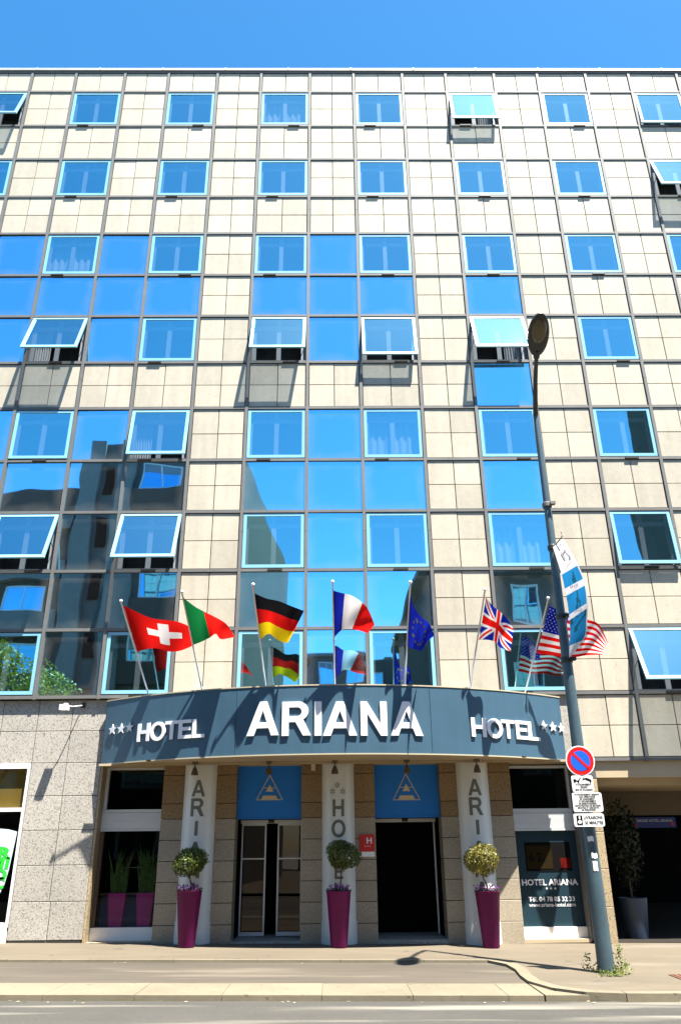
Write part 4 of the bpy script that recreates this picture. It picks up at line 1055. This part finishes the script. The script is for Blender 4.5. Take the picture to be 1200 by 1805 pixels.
def topiary(x, label, leaf, dx, seed, crown_px, hz):
    z = gz(x); y = -.60
    t = empty('potted_topiary', (x, y, z), label, 'potted tree', 'potted topiary trees in front of the columns')
    shade_auto(MB().lathe((x, y, z), [(.135, 0), (.145, .02), (.222, .89), (.232, .90), (.232, .905), (.205, .905), (.20, .86)], 36).build('pot', M['magenta'], t))
    MB().lathe((x, y, z), [(.20, .84), (.20, .875)], 20).build('soil', M['soil'], t)
    ck = Vector((x+dx, y, crown_px))
    MB().tube([(x+.01, y, z+.86), (x+.02+dx*.2, y+.01, z+1.0), (x-.005+dx*.7, y, z+1.12), (ck.x, y, ck.z-.1)], [.017, .014, .013, .012], 8).build('trunk', M['bark'], t, True)
    leafball(ck, .31, hz, 2600, .026, seed).build('crown', leaf, t)
    rn = random.Random(seed+5); g = MB(); fl = MB()
    for _ in range(260):
        a = rn.random()*6.283; rr = .235*math.sqrt(rn.random()); p = Vector((x+rr*math.cos(a), y+rr*math.sin(a), z+.89+rn.random()*.05))
        d = Vector((rn.gauss(0, 1), rn.gauss(0, 1), rn.gauss(.6, .6))).normalized(); b_ = d.cross(Vector((rn.gauss(0, 1), rn.gauss(0, 1), 1))).normalized()
        s_ = .022
        g.add([p-b_*s_*.4, p+d*s_, p+b_*s_*.4, p-d*s_*.6], [(0, 1, 2, 3)])
    for _ in range(34):
        a = rn.random()*6.283; rr = .235*rn.uniform(.3, 1.05); p = Vector((x+rr*math.cos(a), y+rr*math.sin(a), z+.93+rn.random()*.07))
        for k in range(4):
            aa = k*math.pi/2+rn.random(); q = Vector((math.cos(aa), rn.gauss(0, .3), math.sin(aa)))*.018
            s2 = Vector((-math.sin(aa), 0, math.cos(aa)))*.010
            fl.add([p, p+q*.6+s2, p+q, p+q*.6-s2], [(0, 1, 2, 3)])
    g.build('ground_leaves', M['leafdark'], t)['kind'] = 'stuff'; fl.build('flowers', M['flower'], t)['kind'] = 'stuff'
topiary(-2.60, 'magenta pot with green ball tree at the left column', M['leaf'], -.01, 11, 1.40, .25)
topiary(.09, 'magenta pot with green ball tree at the middle column', M['leaf'], .07, 12, 1.49, .26)
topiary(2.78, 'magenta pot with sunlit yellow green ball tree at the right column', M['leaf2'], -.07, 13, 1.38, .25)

# plants in the display window
for (x, label) in ((-4.16, 'left pink pot of upright blades behind the display window'), (-3.62, 'right pink pot of upright blades behind the display window')):
    t = empty('window_plant', (x, .54, .281), label, 'potted plant', 'potted plants in the display window')
    MB().prism([(x-.12, .43), (x+.12, .43), (x+.12, .61), (x-.12, .61)], .281, .283).add([(x-.12, .45, .283), (x+.12, .45, .283), (x+.12, .61, .283), (x-.12, .61, .283), (x-.17, .42, .86), (x+.17, .42, .86), (x+.17, .615, .86), (x-.17, .615, .86)], [(0, 1, 5, 4), (1, 2, 6, 5), (2, 3, 7, 6), (3, 0, 4, 7), (4, 5, 6, 7)]).build('pot', M['pink'], t)
    rn = random.Random(int(x*100)); mb = MB()
    for k in range(46):
        bx_, by_ = x+rn.uniform(-.14, .14), .52+rn.uniform(-.06, .07); h = rn.uniform(.35, .85); lean = rn.uniform(-.3, .3); w_ = rn.uniform(.014, .026)
        pl = [(bx_+lean*h*(s_**1.6), by_+rn.uniform(-.02, .02), .86+h*s_) for s_ in (0, .35, .7, 1)]
        vs = []
        for (q_, ws_) in zip(pl, (w_*.8, w_, w_*.7, .001)): vs += [(q_[0]-ws_, q_[1], q_[2]), (q_[0]+ws_, q_[1]+.01, q_[2])]
        mb.add(vs, [(2*i, 2*i+1, 2*i+3, 2*i+2) for i in range(3)])
    mb.build('leaves', M['blade'], t)

# red hotel plaque
a_, c = at(633.5, 1471, -.02), at(660, 1501, -.02); e = at(660, 1510, -.02)
pq = empty('hotel_plaque', ((a_.x+c.x)/2, -.005, e.z), 'red plaque with a white H and three stars beside the open door', 'plaque')
MB().box(a_.x, c.x, -.024, -.004, c.z, a_.z).build('plate', M['redsign'], pq); MB().box(a_.x, c.x, -.022, -.004, e.z, c.z-.002).build('year_plate', M['white'], pq)
hx = at(646, 1487, -.03)
mb = MB(); glyph(mb, 'H', lambda u, v, d: (hx.x+u*.125, -.028, hx.z+v*.108)); mb.build('letter', M['letter'], pq)
for i in range(3):
    mb = MB(); glyph(mb, '*', lambda u, v, d: (hx.x-.035+.045*i+u*.026, -.028, hx.z-.06+v*.026)); mb.build('star', M['letter'], pq)

# floodlight on an arm over the granite wall
tipp = at(118, 1247, -.32); wl = Vector((-5.12, .055, 4.36))
fl_ = empty('wall_floodlight', wl, 'small white floodlight on a thin arm above the granite wall', 'floodlight')
MB().box(wl.x-.04, wl.x+.04, .015, .058, wl.z-.05, wl.z+.05).build('wall_bracket', M['latch'], fl_)
MB().tube([wl, (tipp.x+.1, tipp.y+.08, tipp.z+.03), (tipp.x+.02, tipp.y, tipp.z+.03)], .010, 8).build('arm', M['white'], fl_)
MB().box(tipp.x-.11, tipp.x+.05, tipp.y-.12, tipp.y+.03, tipp.z-.06, tipp.z+.045).box(tipp.x-.04, tipp.x+.03, tipp.y-.07, tipp.y, tipp.z+.045, tipp.z+.075).build('lamp_housing', M['white'], fl_)

# garage sign and the planter in the passage
ga, gb = at(1111, 1441, 2.16), at(1188.5, 1441, 2.16); gc = at(1148, 1459, 2.16)
gs = empty('garage_sign', ((ga.x+gb.x)/2, 2.17, gc.z), 'dark blue garage sign hanging in the passage', 'sign')
MB().box(ga.x, gb.x, 2.15, 2.19, gc.z, ga.z).build('board', mat('deep_blue_sign', (0.012, 0.03, 0.20), .5), gs)
text_mesh('GARAGE HOTEL ARIANA', M['colwhite'], .075, ((ga.x+gb.x)/2, 2.146, ga.z-.095), gs, 'lettering', width=(gb.x-ga.x)*.86)
text_mesh('HAUTEUR LIMITEE', M['bluepot'], .06, ((ga.x+gb.x)/2, 2.146, gc.z+.035), gs, 'lettering', width=(gb.x-ga.x)*.5)
for xx in (ga.x+.08, gb.x-.08):
    mb = MB(); mb.add([(xx+.035*math.cos(R(20*i)), 2.146, gc.z+.07+.035*math.sin(R(20*i))) for i in range(18)], [tuple(range(18))]); mb.build('road_sign_symbol', M['redsign'], gs)
gp = empty('garage_planter', (5.95, 1.0, gz(5.95)), 'tall blue grey planter with a dark shrub in the passage', 'planter')
shade_auto(MB().lathe((5.95, 1.0, gz(5.78)-.0), [(.20, 0), (.205, .02), (.275, .70), (.275, .72), (.25, .72), (.24, .66)], 32).build('pot', M['bluepot'], gp))
leafball((5.95, 1.05, 1.55), .33, .85, 1500, .045, 31, .2).build('foliage', M['leafdark'], gp)
MB().tube([(5.95, 1.0, .6), (5.96, 1.03, 1.3), (5.97, 1.05, 1.9)], [.02, .015, .008], 7).build('stem', M['bark'], gp)

# weeds at the foot of the post and the iron cover
rn = random.Random(5); mb = MB()
def weed(cx_, cy_, h, n):
    for k in range(n):
        t_ = rn.random(); p = Vector((cx_+rn.gauss(0, .05)*(1.2-t_), cy_+rn.gauss(0, .04), gz(cx_)+t_*h))
        d = Vector((rn.gauss(0, 1), rn.gauss(0, 1), rn.gauss(.3, .6))).normalized(); b_ = d.cross(Vector((rn.gauss(0, 1), rn.gauss(0, 1), rn.gauss(0, 1)))).normalized(); s_ = rn.uniform(.012, .028)
        mb.add([p, p+d*s_+b_*s_*.5, p+d*s_*2, p+d*s_-b_*s_*.5], [(0, 1, 2, 3)])
for (px, py, h, n) in ((1036, 1712, .22, 60), (1052, 1715, .12, 40), (1084, 1716, .12, 70), (1096, 1715, .34, 120), (1104, 1718, .14, 60), (1072, 1721, .06, 60), (1060, 1721, .06, 40), (1090, 1721, .07, 60)):
    d = rgt*((px-600)/FPX)+upv*((902.5-py)/FPX)+fwd; q_ = CAM+d*((gz(3.8)-CAM.z)/d.z)
    weed(q_.x, q_.y, h, n)
wd = mb.build('weeds', leafmat('weed_leaf', (0.12, 0.17, 0.03)), origin=Vector((PX, PY-.1, zb)))
tag(wd, 'green weeds growing round the foot of the lamp post', 'weeds', kind='stuff')
dc = MB(); dc.box(4.62, 5.4, -4.45, -3.85, gz(5)+.002, gz(5)+.014)
for i in range(9): dc.box(4.66+i*.083, 4.70+i*.083, -4.42, -3.88, gz(5)+.014, gz(5)+.020)
tag(dc.build('drain_cover', M['rust']), 'rusty iron cover in the pavement right of the post', 'drain cover')

# ------------------------------------------------------------------ the other side of the street (seen in the mirror glass)
def facade_windows(root, xs_, zs_, y, w, h, wallm):
    for x in xs_:
        for z in zs_:
            f = MB().box(x-w/2, x+w/2, y, y+.05, z, z+.07).box(x-w/2, x+w/2, y, y+.05, z+h-.07, z+h).box(x-w/2, x-w/2+.07, y, y+.05, z+.07, z+h-.07).box(x+w/2-.07, x+w/2, y, y+.05, z+.07, z+h-.07).box(x-.03, x+.03, y, y+.04, z+.07, z+h-.07).build('window', M['white'], root)
            MB().box(x-w/2+.07, x+w/2-.07, y+.005, y+.02, z+.07, z+h-.07).build('pane', M['glass'], f)
            if random.random() < .5: MB().box(x-w/2+.07, x+w/2-.07, y+.021, y+.03, z+h-.07-random.uniform(.3, .8), z+h-.07).build('blind', M['shutter'], f)
ab = empty('apartment_block', (-12, -26, 0), 'dark apartment block across the street mirrored in the left glass panels', 'building')
MB().prism([(-13, -20), (-13, -38), (-3.35, -38), (-5.0, -20)], 0, 21.5).build('wall', M['plaster'], ab)
MB().box(-34, -13.01, -36, -20.3, 0, 19.0).build('side_wing', M['brownwall'], ab)
MB().box(-12.9, -12.0, -19.999, -19.7, 0, 21.6).box(-11.0, -9.9, -19.999, -19.7, 0, 21.6).build('concrete_pilaster', M['concrete'], ab)
for k in range(7): MB().box(-9.88, -5.1, -19.998, -19.75, 2.9*k+.2, 2.9*k+1.25).build('spandrel', M['brownwall'], ab)
for k in range(7): MB().box(-34, -13.1, -20.299, -20.0, 2.75*k+.1, 2.75*k+1.1).build('balcony_front', M['concrete'], ab)
for k in range(7): MB().box(-11.75, -11.25, -19.998, -19.93, 2.9*k+1.0, 2.9*k+2.6).build('slot_window', M['black'], ab)
facade_windows(ab, [-8.6, -6.4], [2.9*k+1.3 for k in range(7)], -19.995, 1.9, 1.45, None)
facade_windows(ab, [-15, -17.6, -20.2, -23], [2.75*k+1.2 for k in range(6)], -20.295, 1.8, 1.4, None)
cb = empty('corner_house', (9.5, -26, 0), 'low dark corner house with an eave mirrored in the right glass panels', 'building')
MB().box(4.7, 15.2, -34, -20, 0, 13.7).build('wall', M['plaster'], cb)
MB().box(4.2, 15.2, -34, -19.4, 13.71, 14.05).build('eave', M['concrete'], cb)
facade_windows(cb, [6.5, 9.3, 12.3], [3.4*k+1.2 for k in range(4)], -19.998, 1.3, 1.9, None)
tb = empty('tall_house', (24, -27, 0), 'tall grey house across the street mirrored at the far right', 'building')
MB().prism([(16.0, -20), (24.5, -36), (34, -36), (34, -20)], 0, 26).build('wall', M['plaster'], tb)
MB().prism([(15.8, -19.7), (24.4, -36), (34, -36), (34, -19.7)], 26.01, 26.4).build('cornice', M['concrete'], tb)
facade_windows(tb, [19, 22, 25, 28], [3.1*k+1.2 for k in range(8)], -19.998, 1.2, 1.9, None)
fb = empty('far_house', (2, -66, 0), 'distant grey house closing the side street mirrored behind the flags', 'building')
MB().box(-3.2, 3, -72, -60, 0, 18.7).box(3.01, 9.5, -72, -60.5, 0, 19.6).box(9.51, 22, -72, -60, 0, 18).build('wall', M['plaster'], fb)
MB().box(-3.4, 3, -72, -59.7, 18.71, 19.0).box(1.0, 2.0, -66, -65, 19.0, 20.4).box(6, 7, -66, -65, 19.61, 20.9).build('roof', M['concrete'], fb)
facade_windows(fb, [-1.6, 1.2, 4.8, 7.6], [3.0*k+1.3 for k in range(6)], -59.998, 1.4, 1.9, None)
# street tree
tr = empty('street_tree', (-13.2, -15.2, 0), 'leafy street tree across the road mirrored in the lowest left window', 'tree')
MB().tube([(-13.2, -15.2, 0), (-13.1, -15.2, 3), (-13.0, -15.1, 6)], [.2, .16, .08], 10).tube([(-13.1, -15.2, 3.2), (-14.5, -15.0, 6.5)], [.09, .03], 8).tube([(-13.1, -15.2, 3.6), (-11.5, -15.3, 6.8)], [.09, .03], 8).build('trunk', M['bark'], tr, True)
cr = MB()
for k, (x, y, z, r_) in enumerate(((-13, -15, 7.6, 1.7), (-14.6, -15.2, 7.2, 1.6), (-11.6, -15.1, 7.2, 1.3), (-15.6, -15, 6.4, 1.3), (-12.6, -15.2, 6.0, 1.5), (-10.9, -15.1, 6.5, .9), (-13.8, -15, 8.8, 1.1))):
    m_ = leafball((x, y, z), r_, r_*.85, 1500, .09, 50+k, .35)
    cr.add(m_.v, m_.f)
cr.build('crown', M['treeleaf'], tr)
